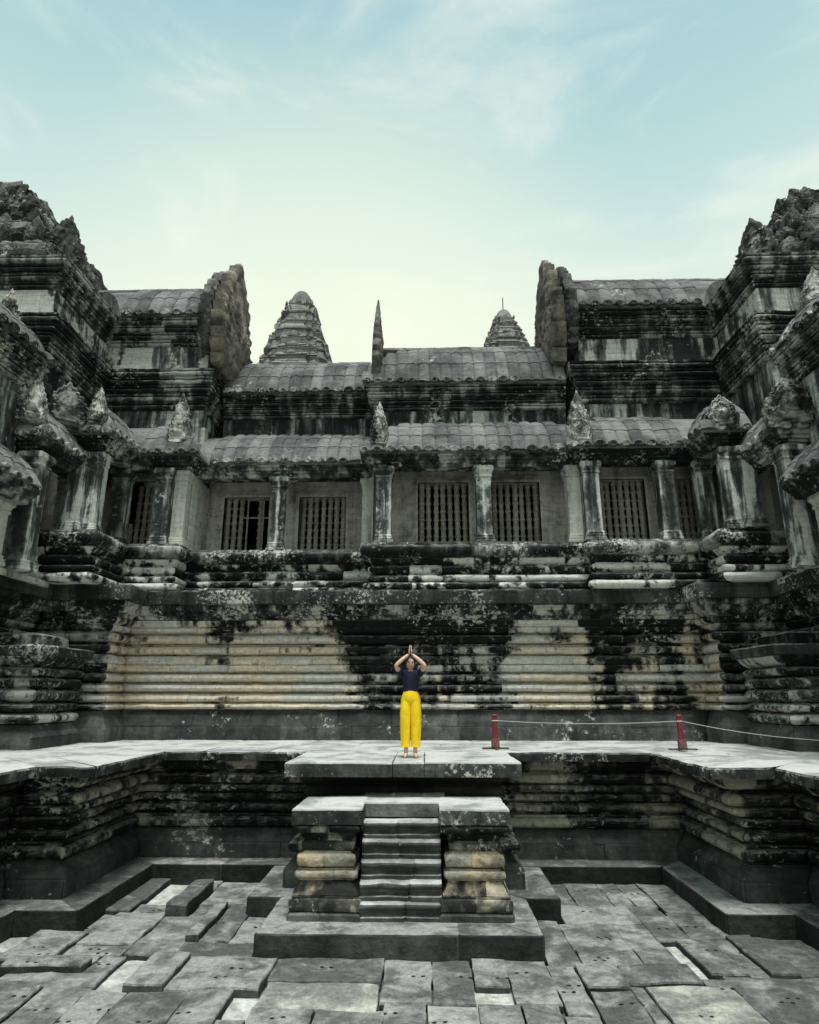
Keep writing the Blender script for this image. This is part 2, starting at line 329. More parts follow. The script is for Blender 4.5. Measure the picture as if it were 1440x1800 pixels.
# courtyard pavement with its slabs
pav = thing('courtyard_pavement', 'uneven grey sandstone paving of the sunken courtyard', None, (0, 9, G), kind='structure')
bed = mesh('earth_bed', [(-6.2, 3, G - .07), (6.2, 3, G - .07), (6.2, 13.2, G - .07), (-6.2, 13.2, G - .07)], [(0, 1, 2, 3)], 'ground')
obj('earth_bed', bed, pav)
SLABS = [
([(-4.91,8.9),(-4.25,8.9),(-4.25,9.89),(-4.91,9.89)],0.07,0),
([(-4.69,8.63),(-3.7,8.63),(-3.7,8.9),(-4.69,8.9)],0.09,0),
([(-4.23,9.2),(-3.47,9.2),(-3.47,9.51),(-4.23,9.51)],-0.01,1),
([(-3.69,8.64),(-3.38,8.64),(-3.38,9.19),(-3.69,9.19)],0.0,0),
([(-4.24,9.53),(-3.5,9.53),(-3.5,10.79),(-4.24,10.79)],0.02,0),
([(-4.45,10.79),(-4.1,10.79),(-4.1,12.49),(-4.45,12.49)],0.06,0),
([(-3.5,10.64),(-3.19,10.64),(-3.19,11.93),(-3.5,11.93)],0.17,0),
([(-2.83,9.64),(-2.66,9.64),(-2.66,10.98),(-2.83,10.98)],0.1,0),
([(-3.47,9.21),(-2.83,9.21),(-2.83,10.63),(-3.47,10.63)],0.01,1),
([(-2.65,9.64),(-2.25,9.64),(-2.25,11.21),(-2.65,11.21)],0.03,0),
([(-2.25,9.62),(-1.84,9.62),(-1.84,10.62),(-2.25,10.62)],0.02,0),
([(-3.18,11.22),(-2.32,11.22),(-2.32,12.49),(-3.18,12.49)],0.0,1),
([(-2.83,9.06),(-1.82,9.06),(-1.82,9.62),(-2.83,9.62)],0.0,0),
([(-2.54,8.16),(-1.48,8.16),(-1.48,9.05),(-2.54,9.05)],0.06,0),
([(-3.0,8.14),(-2.55,8.14),(-2.55,9.05),(-3.0,9.05)],0.09,0),
([(-4.61,8.24),(-3.36,8.24),(-3.36,8.63),(-4.61,8.63)],0.0,0),
([(-4.47,7.35),(-3.91,7.35),(-3.91,8.23),(-4.47,8.23)],0.03,0),
([(-3.9,7.14),(-3.36,7.14),(-3.36,8.23),(-3.9,8.23)],0.0,1),
([(-3.34,7.06),(-2.9,7.06),(-2.9,8.14),(-3.34,8.14)],0.02,0),
([(-2.9,7.02),(-2.23,7.02),(-2.23,8.14),(-2.9,8.14)],0.04,0),
([(-2.22,7.01),(-1.76,7.01),(-1.76,8.15),(-2.22,8.15)],0.05,0),
([(-1.47,8.42),(-0.15,8.42),(-0.15,9.11),(-1.47,9.11)],0.02,0),
([(-1.46,7.78),(-0.17,7.78),(-0.17,8.42),(-1.46,8.42)],0.0,2),
([(-1.45,7.11),(-0.79,7.11),(-0.79,7.76),(-1.45,7.76)],0.03,0),
([(-0.79,7.12),(-0.09,7.12),(-0.09,7.76),(-0.79,7.76)],0.02,1),
([(-0.15,7.96),(0.4,7.96),(0.4,9.11),(-0.15,9.11)],0.01,0),
([(-0.09,7.18),(0.35,7.18),(0.35,7.96),(-0.09,7.96)],0.0,1),
([(0.42,7.96),(0.88,7.96),(0.88,9.12),(0.42,9.12)],0.0,0),
([(0.37,6.96),(0.88,6.96),(0.88,7.95),(0.37,7.95)],-0.02,1),
([(0.89,8.38),(1.29,8.38),(1.29,9.11),(0.89,9.11)],0.03,0),
([(1.3,7.96),(1.79,7.96),(1.79,9.11),(1.3,9.11)],0.01,1),
([(0.89,6.89),(1.34,6.89),(1.34,7.94),(0.89,7.94)],0.02,0),
([(1.34,6.95),(1.73,6.95),(1.73,7.96),(1.34,7.96)],0.0,1),
([(1.83,9.0),(2.23,9.0),(2.23,10.63),(1.83,10.63)],0.0,0),
([(1.79,7.75),(2.11,7.75),(2.11,8.99),(1.79,8.99)],0.01,0),
([(2.23,9.45),(2.98,9.45),(2.98,10.45),(2.23,10.45)],0.02,0),
([(2.25,8.95),(2.98,8.95),(2.98,9.44),(2.25,9.44)],0.02,0),
([(2.12,8.3),(2.61,8.3),(2.61,8.94),(2.12,8.94)],0.07,0),
([(1.74,6.96),(2.12,6.96),(2.12,7.74),(1.74,7.74)],0.0,1),
([(2.13,7.29),(2.6,7.29),(2.6,8.29),(2.13,8.29)],0.02,0),
([(2.98,8.96),(3.42,8.96),(3.42,10.42),(2.98,10.42)],0.03,0),
([(2.61,8.46),(3.47,8.46),(3.47,8.95),(2.61,8.95)],0.05,0),
([(3.42,9.82),(3.89,9.82),(3.89,10.74),(3.42,10.74)],0.03,0),
([(3.95,10.96),(4.45,10.96),(4.45,12.48),(3.95,12.48)],0.02,0),
([(3.9,9.91),(4.45,9.91),(4.45,10.96),(3.9,10.96)],0.01,0),
([(3.64,8.69),(4.1,8.69),(4.1,9.81),(3.64,9.81)],0.05,0),
([(4.34,8.68),(4.65,8.68),(4.65,9.9),(4.34,9.9)],0.08,0),
([(4.67,8.69),(5.34,8.69),(5.34,9.94),(4.67,9.94)],0.01,0),
([(3.77,7.32),(4.89,7.32),(4.89,8.68),(3.77,8.68)],0.02,0),
([(2.79,7.35),(3.77,7.35),(3.77,8.44),(2.79,8.44)],0.01,2),
([(2.61,7.32),(2.77,7.32),(2.77,8.45),(2.61,8.45)],0.0,0),
([(4.11,8.68),(4.34,8.68),(4.34,9.89),(4.11,9.89)],0.0,0),
([(2.33,11.26),(2.7,11.26),(2.7,12.49),(2.33,12.49)],0.0,0),
([(2.7,11.26),(3.26,11.26),(3.26,12.45),(2.7,12.45)],0.02,1),
([(3.27,11.3),(3.59,11.3),(3.59,12.49),(3.27,12.49)],0.01,0),
([(2.32,10.46),(3.41,10.46),(3.41,11.25),(2.32,11.25)],0.02,0),
([(3.6,11.3),(3.94,11.3),(3.94,12.49),(3.6,12.49)],0.0,1),
([(3.42,10.74),(3.89,10.74),(3.89,11.3),(3.42,11.3)],0.0,0),
([(-0.11,5.32),(0.53,5.32),(0.53,6.36),(-0.11,6.36)],-0.014,1),
([(-2.55,5.4),(-1.55,5.4),(-1.55,6.36),(-2.55,6.36)],-0.01,1),
([(-1.55,5.44),(-0.79,5.44),(-0.79,6.56),(-1.55,6.56)],-0.03,0),
([(2.93,5.56),(3.89,5.56),(3.89,6.72),(2.93,6.72)],0.018,0),
([(3.89,5.56),(4.37,5.56),(4.37,6.92),(3.89,6.92)],0.017,0),
([(4.37,5.8),(5.21,5.8),(5.21,7.16),(4.37,7.16)],-0.017,1),
([(-5.35,5.84),(-4.43,5.84),(-4.43,7.16),(-5.35,7.16)],-0.028,0),
([(-4.43,5.88),(-3.67,5.88),(-3.67,6.72),(-4.43,6.72)],-0.016,0),
([(-3.67,5.88),(-3.39,5.88),(-3.39,6.84),(-3.67,6.84)],-0.021,0),
([(-0.79,5.88),(-0.11,5.88),(-0.11,7.08),(-0.79,7.08)],-0.015,1),
([(0.53,6.0),(1.41,6.0),(1.41,6.88),(0.53,6.88)],-0.007,1),
([(1.41,6.0),(2.05,6.0),(2.05,6.92),(1.41,6.92)],0.002,1),
([(2.05,6.0),(2.81,6.0),(2.81,6.88),(2.05,6.88)],0.019,0),
([(-3.39,6.24),(-2.79,6.24),(-2.79,7.0),(-3.39,7.0)],0.009,0),
([(-2.79,6.24),(-2.55,6.24),(-2.55,7.0),(-2.79,7.0)],-0.012,0),
([(-2.55,6.36),(-1.67,6.36),(-1.67,7.0),(-2.55,7.0)],0.004,1),
([(-0.11,6.36),(0.53,6.36),(0.53,6.92),(-0.11,6.92)],-0.016,0),
([(-1.67,6.56),(-0.87,6.56),(-0.87,7.08),(-1.67,7.08)],-0.019,0),
([(-4.43,6.72),(-3.91,6.72),(-3.91,7.32),(-4.43,7.32)],-0.016,1),
([(-3.91,6.72),(-3.67,6.72),(-3.67,7.12),(-3.91,7.12)],-0.003,0),
([(2.81,6.72),(3.69,6.72),(3.69,7.32),(2.81,7.32)],-0.015,0),
([(3.69,6.72),(3.89,6.72),(3.89,7.32),(3.69,7.32)],-0.012,0),
([(-3.67,6.84),(-3.39,6.84),(-3.39,7.12),(-3.67,7.12)],0.018,0),
([(2.13,6.88),(2.69,6.88),(2.69,7.28),(2.13,7.28)],-0.002,0),
([(-0.11,6.92),(0.37,6.92),(0.37,7.08),(-0.11,7.08)],-0.006,1),
([(3.89,6.92),(4.37,6.92),(4.37,7.32),(3.89,7.32)],0.007,0),
([(-1.75,7.08),(-1.47,7.08),(-1.47,7.56),(-1.75,7.56)],0.017,0),
([(-5.35,7.16),(-4.47,7.16),(-4.47,8.2),(-5.35,8.2)],-0.024,0),
([(4.37,7.16),(5.13,7.16),(5.13,7.32),(4.37,7.32)],-0.004,1),
([(5.13,7.16),(5.33,7.16),(5.33,8.36),(5.13,8.36)],0.011,0),
([(4.89,7.32),(5.13,7.32),(5.13,8.68),(4.89,8.68)],0.014,0),
([(-5.35,8.2),(-4.71,8.2),(-4.71,8.88),(-5.35,8.88)],-0.018,0),
([(5.13,8.36),(5.33,8.36),(5.33,8.68),(5.13,8.68)],-0.029,1),
([(3.49,8.44),(3.77,8.44),(3.77,8.6),(3.49,8.6)],0.005,0),
([(-5.35,8.88),(-4.91,8.88),(-4.91,9.24),(-5.35,9.24)],0.001,0),
([(-4.23,8.92),(-3.71,8.92),(-3.71,9.2),(-4.23,9.2)],-0.015,1),
([(-4.43,9.92),(-4.27,9.92),(-4.27,10.76),(-4.43,10.76)],-0.026,0),
([(-3.15,10.64),(-2.83,10.64),(-2.83,11.2),(-3.15,11.2)],-0.0,0),
([(-4.07,10.8),(-3.51,10.8),(-3.51,11.16),(-4.07,11.16)],0.018,0),
([(-2.83,11.0),(-2.67,11.0),(-2.67,11.2),(-2.83,11.2)],0.006,0),
([(-3.67,11.16),(-3.51,11.16),(-3.51,12.48),(-3.67,12.48)],-0.009,0),
([(-3.51,11.96),(-3.19,11.96),(-3.19,12.48),(-3.51,12.48)],0.016,1)]

SANDS = [[(-4.09, 11.48), (-4.14, 12.54), (-3.71, 12.55), (-3.6, 10.85)], [(-3.35, 8.28), (-3.4, 9.18), (-3.15, 9.18), (-3.02, 8.29)], [(-1.7, 7.57), (-1.82, 8.18), (-1.51, 8.19), (-1.38, 7.58)], [(3.49, 9.81), (3.68, 9.81), (3.63, 8.59), (3.42, 8.58)], [(0.87, 8.39), (1.28, 8.4), (1.29, 8.13), (0.86, 8.02)], [(-5.46, 9.89), (-5.0, 9.98), (-4.82, 9.32), (-4.98, 9.14)]]
def jitq(pts): return [(x_ + rng.uniform(-.012, .012), y_ + rng.uniform(-.012, .012)) for x_, y_ in pts]
def add_slab(parent, name, pts, z, thick, tone, holes=True):
    vs_, fs, fm, zt = slab_quad(pts, z, thick, rng, rough=.02, inset=.004, edge=.024)
    if holes and rng.random() < .62:
        c = Vector((sum(p[0] for p in pts) / len(pts), sum(p[1] for p in pts) / len(pts)))
        for _ in range(rng.choice((1, 1, 2))):
            h = c + Vector((rng.uniform(-.18, .18), rng.uniform(-.18, .18)))
            for s in (-.055, .055):
                b = len(vs_); hc = Vector((h.x + s, h.y + rng.uniform(-.008, .008)))
                for k in range(7):
                    a = k * math.tau / 7; q = Vector((hc.x + .026 * math.cos(a), hc.y + .019 * math.sin(a))); vs_.append((q.x, q.y, zt(q, 0) + .004))
                fs.append(tuple(b + k for k in range(7))); fm.append(2)
    me = mesh(name, vs_, fs, [('pave', 'pave_pale', 'pave_buff')[tone], 'pave_side', 'hole'], fm, 50)
    return obj(name, me, parent)
for pts, r, t in SLABS:
    if r >= .085: continue
    add_slab(pav, 'paving_slab', jitq(pts), G + .02 + r * .7, .14 + r, t)
for q_ in SANDS:
    vs_, fs, fm, zt = slab_quad(q_, G - .045, .05, rng, rough=.01, inset=-.05); obj('sand_gap', mesh('sand_gap', vs_, fs, ['sand', 'sand', 'sand'], fm, 60), pav)
# loose / raised blocks are things of their own
raised = [s for s in SLABS if s[1] >= .085]
labs = ['long thin stone slab tilted up at the left edge of the courtyard floor', 'square-cut loose block standing highest among the slabs, left of the stairs',
        'narrow loose plank-like stone between the loose block and the stairs', 'raised oblong slab with a black front edge beside the pale sand gap, left foreground']
for (pts, r, t), lb in zip(raised, labs):
    o = add_slab(None, 'stone_block', pts, G + .02 + r, .16 + r, t); tag(o, lb, 'stone block', 'loose blocks on the courtyard floor')
# ================================================================ TERRACE
T = [(-5.84, 5.0), (-5.84, 10.44), (-4.95, 10.44), (-4.95, 13.0), (4.92, 13.0), (4.92, 10.5), (5.84, 10.5), (5.84, 5.0)]
ter = thing('terrace', 'black lichened stone terrace with stacked roll mouldings around the sunken courtyard', 'terrace', (0, 13, G))
course(ter, T, [(.5, G - .1), (.5, PL - .012), (.485, PL)], ['pave_side', 'pave'], 'plinth_block', back=-.45, L=(1.6, 2.8), rough=.01)
course(ter, T, [(0, PL), (0, -1.63), (-.012, -1.615)], 'base', 'base_block', L=(1.2, 2.2), rough=.008)
course(ter, T, [(-.01, -1.615), (-.01, -1.595), (-.035, -1.59), (-.05, -1.565), (-.17, -1.475), (-.175, -1.455), (-.195, -1.45), (-.20, -1.425), (-.225, -1.42), (-.23, -1.40)], 'base', 'bevel_block', L=(1.2, 2.2), rough=.006, topslot=False)
course(ter, T, [(-.26, -1.40)] + roll(-1.38, -1.205, -.22, .13) + [(-.20, -1.2), (-.19, -1.165)], 'terrace', 'moulding_block', L=(.9, 1.7), rough=.012, topslot=False)
course(ter, T, [(-.36, -1.165), (-.35, -1.13)] + roll(-1.115, -.99, -.28, .13) + [(-.26, -.985), (-.25, -.965)], 'terrace', 'moulding_block', L=(.8, 1.5), rough=.016, topslot=False)
course(ter, T, [(-.40, -.965), (-.38, -.945)] + roll(-.935, -.795, -.31, .14) + [(-.29, -.795), (-.28, -.78)], 'terrace', 'moulding_block', L=(.8, 1.5), rough=.018, topslot=False)
course(ter, T, [(-.34, -.78)] + roll(-.765, -.62, -.20, .15) + [(-.17, -.62), (-.15, -.605)], 'terrace', 'moulding_block', L=(.8, 1.5), rough=.02, topslot=False)
course(ter, T, [(-.26, -.605)] + roll(-.595, -.42, -.07, .16) + [(-.03, -.42), (-.02, -.405)], 'terrace', 'moulding_block', L=(.8, 1.5), rough=.02, topslot=False)
course(ter, T, [(-.08, -.405), (-.04, -.37), (.12, -.33), (.14, -.30), (.22, -.25), (.24, -.165)], 'terrace', 'corbel_block', L=(.9, 1.6), rough=.02, topslot=False)
course(ter, T, [(.40, -.165), (.50, -.155), (.515, -.03), (.49, -.004), (.30, 0), (-.75, 0)], ['slab', 'top'], 'edge_slab', back=-.8, L=(.9, 2.0), rough=.02, jit=.015, groove=.02, step=.12)
# terrace floor slabs behind the edge
fl = thing('terrace_floor', 'pale worn stone walkway on top of the terrace', None, (0, 14.4, 0), kind='structure')
def floor_rect(x0, x1, y0, y1, lx, ly):
    y = y0
    while y < y1 - .05:
        l = min(rng.uniform(*ly), y1 - y); l = y1 - y if y1 - y - l < .35 else l
        x = x0
        while x < x1 - .05:
            w = min(rng.uniform(*lx), x1 - x); w = x1 - x if x1 - x - w < .4 else w
            vs_, fs, fm, zt = slab_quad([(x, y), (x + w, y), (x + w, y + l), (x, y + l)], rng.uniform(-.003, .002), .1, rng, rough=.003, inset=-.002, edge=.004)
            vs_ = [(p[0], p[1], min(p[2], .012)) for p in vs_]
            obj('floor_slab', mesh('floor_slab', vs_, fs, ['top', 'pave_side'], fm, 50), fl)
            x += w
        y += l
floor_rect(-5.7, 5.7, 13.7, 16.0, (1.2, 2.2), (.9, 1.3))
floor_rect(-10.5, -5.7, 11.2, 16.0, (1.2, 2.2), (1.0, 1.6))
floor_rect(5.7, 10.5, 11.2, 16.0, (1.2, 2.2), (1.0, 1.6))
floor_rect(-10.5, -6.55, 5.0, 11.2, (1.4, 2.2), (1.2, 2.0))
floor_rect(6.55, 10.5, 5.0, 11.2, (1.4, 2.2), (1.2, 2.0))
# ================================================================ STAIRCASE
st = thing('staircase', 'small steep stone stair with yellow moulded side blocks and a broad landing', 'staircase', (0, 9.5, PL))
# plinth (T-shaped)
def boxobj(parent, name, x0, x1, y0, y1, z0, z1, mats, rough=.01, bev=.012):
    vs_, fs, fm, zt = slab_quad([(x0, y0), (x1, y0), (x1, y1), (x0, y1)], z1, z1 - z0, random.Random(int(x0 * 100 + y0 * 10)), rough=rough, inset=0)
    return obj(name, mesh(name, vs_, fs, mats, fm, 50), parent)
def plat(parent, name, x0, x1, y0, y1, z0, z1, mats, n=1, rough=.008):
    e = (x1 - x0) / n
    P = [(x0, y1), (x0, y0), (x1, y0), (x1, y1)]
    return course(parent, [(x0, y1), (x0, y0), (x1, y0), (x1, y1)], [(0, z0), (0, z1 - .015), (-.015, z1), (-max(.6, (y1 - y0) * .7), z1)], mats, name, back=-max(.62, (y1 - y0) * .72), L=(1.4, 2.4), rough=rough, jit=.002)
v_, f_ = [], []; box_into(v_, f_, -1.79, 1.79, 9.14, 10.7, G - .1, PL - .004); box_into(v_, f_, -2.3, 2.3, 10.64, 12.52, G - .1, PL - .008)
course(st, [(-2.31, 12.45), (-2.31, 10.63), (-1.81, 10.63), (-1.81, 9.12), (1.82, 9.12), (1.82, 10.65), (2.33, 10.65), (2.33, 12.45)],
       [(0, G - .1), (0, PL - .016), (-.014, PL), (-.6, PL)], ['pave_side', 'pave'], 'plinth_block', back=-.62, L=(1.5, 2.6), rough=.012, jit=.003)
v_, f_ = [], []; box_into(v_, f_, -1.3, 1.3, 9.6, 12.4, G - .1, PL - .003); obj('plinth_core', mesh('plinth_core', v_, f_, 'pave'), st)
# pier under the landing
PP = [(-1.62, 12.6), (-1.62, 11.35), (1.62, 11.35), (1.62, 12.6)]
def pier(prof, nm, mats, **k): course(st, PP, prof, mats, nm, back=-.5, L=(1.5, 2.5), **k)
pier([(.26, PL), (.26, -1.62), (.25, -1.605)], 'base_block', 'base')
pier([(.24, -1.605), (.10, -1.46), (.08, -1.40)], 'bevel_block', 'base', topslot=False)
pier([(.04, -1.40)] + roll(-1.39, -1.2, .10, .12) + [(.05, -1.18)], 'moulding_block', 'terrace', topslot=False)
pier([(-.03, -1.18)] + roll(-1.16, -.97, .02, .10) + [(-.03, -.95)], 'moulding_block', 'terrace', topslot=False)
pier([(-.06, -.95), (-.06, -.62)], 'moulding_block', 'pave_side', topslot=False)
pier([(-.02, -.62)] + roll(-.6, -.42, -.06, .1) + [(-.06, -.4)], 'moulding_block', 'pave_side', topslot=False)
pier([(-.02, -.40), (.08, -.34), (.10, -.22)], 'corbel_block', 'pave_side', topslot=False)
# landing slabs
for (x0, x1) in ((-1.81, -.155), (-.145, .33), (.34, 1.82)):
    vs_, fs, fm, zt = slab_quad([(x0, 10.55), (x1, 10.55), (x1, 12.62), (x0, 12.62)], .012, .22, rng, rough=.007, inset=.003)
    obj('landing_slab', mesh('landing_slab', vs_, fs, ['top', 'slab'], fm, 50), st)
# side blocks of the stair
def cheek(x0, x1):
    Pc = [(x0, 10.75), (x0, 9.66), (x1, 9.66), (x1, 10.75)]
    k = dict(back=-.27, L=(.34, .62), rough=.012, jit=.006, groove=.012, topslot=False, step=.08)
    course(st, Pc, [(.07, PL), (.075, -1.80), (.06, -1.79), (.05, -1.775)], 'step', 'base_block', **k)
    course(st, Pc, [(.02, -1.775)] + roll(-1.765, -1.61, .02, .05, p=.35) + [(.03, -1.605), (.03, -1.585)], 'stairdark', 'moulding_block', **k)
    course(st, Pc, [(.035, -1.585), (.035, -1.565), (.02, -1.56), (-.04, -1.44), (-.05, -1.43), (-.05, -1.415)], 'stairwarm', 'bevel_block', **k)
    course(st, Pc, [(-.06, -1.415), (-.035, -1.405), (-.035, -1.39)] + roll(-1.385, -1.29, -.04, .045, p=.5) + [(-.05, -1.285), (-.055, -1.265)], 'stairwarm', 'moulding_block', **k)
    course(st, Pc, [(-.09, -1.265), (-.06, -1.25)] + roll(-1.245, -1.085, -.06, .055, p=.45) + [(-.08, -1.08), (-.085, -1.06)], 'stairwarm', 'moulding_block', **k)
    course(st, Pc, [(-.10, -1.06), (-.08, -1.05), (-.08, -1.03), (-.065, -1.02), (-.06, -.95), (-.085, -.945), (-.10, -.93)], 'stairdark', 'moulding_block', **k)
    course(st, Pc, [(-.09, -.93), (-.085, -.90), (-.06, -.89), (-.055, -.85), (-.02, -.84), (-.015, -.82)], 'terrace', 'moulding_block', **k)
    course(st, Pc, [(-.01, -.82)] + roll(-.815, -.73, .0, .045, p=.6) + [(.01, -.725), (.02, -.71)], 'terrace', 'moulding_block', **k)
    vs_, fs, fm, zt = slab_quad([(x0 - .06, 9.60), (x1 + .06, 9.60), (x1 + .06, 10.78), (x0 - .06, 10.78)], -.50, .205, rng, rough=.008, inset=.002)
    obj('cap_slab', mesh('cap_slab', vs_, fs, ['top', 'slab'], fm, 50), st)
    v_, f_ = [], []; box_into(v_, f_, x0 + .12, x1 - .12, 9.85, 10.7, PL - .01, -.6); obj('core', mesh('core', v_, f_, 'step'), st)
cheek(-1.42, -.58); cheek(.60, 1.44)
vs_, fs, fm, zt = slab_quad([(-.62, 10.2), (.66, 10.2), (.66, 11.2), (-.62, 11.2)], -.503, .2, rng, rough=.006, inset=.0)
obj('step', mesh('step', vs_, fs, ['steptop', 'step'], fm, 50), st)
ys = [9.56, 9.63, 9.75, 9.87, 9.99, 10.10, 10.2]
for k in range(1, 6):
    z1 = PL + .228 * k; z0 = z1 - .228; y0 = ys[k - 1] if k > 1 else 9.575
    course(st, [(-.54, y0), (.56, y0)], [(-.02, z0), (-.02, z0 + .05), (-.05, z0 + .06), (-.05, z0 + .10), (-.025, z0 + .11), (-.03, z0 + .14), (.0, z1 - .065), (.004, z1 - .045), (-.010, z1 - .022), (-.035, z1 - .007), (-.09, z1), (-.3, z1 + .004)], ['step', 'steptop'], 'step', back=-.5, L=(.45, .75), rough=.012, jit=.01, step=.07, topk=.9)
# ================================================================ UPPER MOULDED WALL
U = [(-8.45, 9.0), (-8.45, 14.7), (-6.65, 14.7), (-6.65, 15.6), (6.72, 15.6), (6.72, 14.75), (8.35, 14.75), (8.35, 9.0)]
uw = thing('moulded_wall', 'tall moulded sandstone wall with cream and black stains behind the walkway', 'wall', (0, 15.6, 0))
def U_(prof, mats, nm, **k):
    """the long recessed wall takes the cream-stained stone, the wings the black one"""
    kw = dict(back=-.7, rough=.015, L=(.8, 1.7), topslot=False); kw.update(k)
    course(uw, U, prof, mats, nm, only=(2, 3, 4), **kw)
    wm = 'wing' if mats == 'wall' else mats
    course(uw, U, prof, wm, nm, only=(0, 1, 5, 6), **kw)
U_([(0, -.02), (0, .285), (-.012, .30)], 'base', 'base_block', L=(1.2, 2.2), rough=.008)
U_([(-.01, .30), (-.01, .325), (-.04, .335), (-.06, .37), (-.17, .55), (-.175, .575), (-.20, .58), (-.205, .61), (-.235, .62), (-.24, .66)], 'base', 'bevel_block', L=(1.2, 2.2), rough=.008)
U_([(-.30, .66)] + roll(.675, .80, -.26, .16) + [(-.26, .81), (-.27, .83)], 'wall', 'moulding_block')
U_([(-.34, .83)] + roll(.845, .995, -.29, .16) + [(-.29, 1.0), (-.28, 1.03)], 'wall', 'moulding_block')
U_([(-.42, 1.03), (-.40, 1.06)] + roll(1.075, 1.24, -.37, .17) + [(-.35, 1.24), (-.34, 1.26)], 'wall', 'moulding_block')
U_([(-.44, 1.26), (-.42, 1.29)] + roll(1.305, 1.48, -.39, .17) + [(-.37, 1.48), (-.36, 1.50)], 'wall', 'moulding_block')
U_([(-.44, 1.50), (-.36, 1.53), (-.28, 1.56), (-.25, 1.63), (-.27, 1.69), (-.30, 1.70)], 'wall', 'band_block')
U_([(-.31, 1.70), (-.27, 1.715), (-.24, 1.76), (-.25, 1.83), (-.29, 1.88), (-.38, 1.92)], 'wall', 'band_block')
U_([(-.44, 1.92)] + roll(1.95, 2.145, -.40, .17) + [(-.38, 2.15), (-.36, 2.18)], 'wall', 'moulding_block')
U_([(-.43, 2.18)] + roll(2.205, 2.415, -.38, .18) + [(-.36, 2.42), (-.34, 2.44)], 'wall', 'moulding_block')
U_([(-.38, 2.44), (-.28, 2.465), (-.22, 2.51), (-.20, 2.57), (-.22, 2.59)], 'wall', 'moulding_block')
U_([(-.22, 2.59), (-.16, 2.61), (-.10, 2.66), (-.08, 2.74), (-.12, 2.76)], 'wall', 'moulding_block')
U_([(-.10, 2.76), (-.06, 2.84), (.06, 2.87), (.08, 2.95), (.16, 2.98), (.18, 3.08)], 'wing', 'corbel_block')
course(uw, U, [(.28, 3.09), (.34, 3.10), (.36, 3.38), (.33, 3.43), (-.5, 3.43)], ['slab', 'slab'], 'edge_slab', back=-.9, L=(.9, 2.0), rough=.018, jit=.012, groove=.02, topslot=False)
# lower projecting platforms at both ends
for s, lb in ((-1, 'black moulded stone platform projecting at the left end of the walkway'), (1, 'black moulded stone platform projecting at the right end behind the rope')):
    pf = thing('platform', lb, 'platform', (s * 8, 12.7, 0), 'platforms at the ends of the walkway')
    Pp = [(-9.8, 12.72), (-7.12, 12.72), (-7.12, 14.5)] if s < 0 else [(7.12, 14.5), (7.12, 12.72), (9.8, 12.72)]
    def P_(prof, mats, nm, **k):
        kw = dict(back=-.6, rough=.018, L=(.8, 1.5), topslot=False); kw.update(k); course(pf, Pp, prof, mats, nm, **kw)
    P_([(0, -.02), (0, .20), (-.012, .215)], 'base', 'base_block')
    P_([(-.01, .215), (-.03, .24), (-.15, .42), (-.16, .44)], 'base', 'bevel_block')
    P_([(-.24, .44)] + roll(.46, .64, -.18, .15) + [(-.22, .66)], 'wing', 'moulding_block')
    P_([(-.27, .66)] + roll(.68, .84, -.22, .13) + [(-.27, .86)], 'wing', 'moulding_block')
    P_([(-.27, .86)] + roll(.89, 1.10, -.22, .15) + [(-.27, 1.12)], 'wing', 'moulding_block')
    P_([(-.28, 1.12)] + roll(1.15, 1.33, -.23, .13) + [(-.27, 1.35)], 'wing', 'moulding_block')
    P_([(-.27, 1.35)] + roll(1.37, 1.52, -.20, .12) + [(-.25, 1.54)], 'wing', 'moulding_block')
    P_([(-.24, 1.54), (-.10, 1.62), (0, 1.74)], 'wing', 'corbel_block')
    P_([(.06, 1.74), (.10, 1.76), (.11, 1.92), (.08, 1.95), (-.6, 1.95)], ['slab', 'top'], 'edge_slab', L=(.9, 1.8), topslot=True)
    P_([(-.7, 1.95), (-.5, 2.0), (-.5, 2.2), (-.62, 2.25)], 'wing', 'moulding_block', back=-.95)
# ================================================================ GALLERIES
V = [(-10, 13.9), (-7.05, 13.9), (-7.05, 15.38), (-5.75, 15.38), (-5.75, 16.13), (-.98, 16.13), (-.98, 15.38), (4.35, 15.38), (4.35, 15.13), (7.02, 15.13), (7.02, 14.2), (10, 14.2)]
gb = thing('moulded_plinth', 'blotched black and white moulded plinth carrying the pillared galleries', 'plinth', (0, 15.4, 3.43))
def V_(prof, mats, nm, **k):
    kw = dict(back=-.8, rough=.016, L=(.6, 1.2), topslot=False); kw.update(k); course(gb, V, prof, mats, nm, **kw)
V_([(.06, 3.43)] + roll(3.45, 3.60, .06, .08) + [(.03, 3.62)], 'second', 'moulding_block')
V_([(-.02, 3.62)] + roll(3.64, 3.78, 0, .08) + [(-.02, 3.80)], 'second', 'moulding_block')
V_([(-.10, 3.80), (-.08, 3.82)] + roll(3.84, 4.02, -.06, .09) + [(-.08, 4.05)], 'second', 'moulding_block')
V_([(-.08, 4.05), (-.02, 4.10), (.04, 4.19), (.02, 4.22)], 'second', 'moulding_block')
V_([(.06, 4.22)] + roll(4.24, 4.52, .08, .13) + [(.05, 4.56), (.02, 4.6), (-.6, 4.6)], ['eave', 'inner'], 'edge_slab', rough=.022, L=(.7, 1.5), topslot=True)
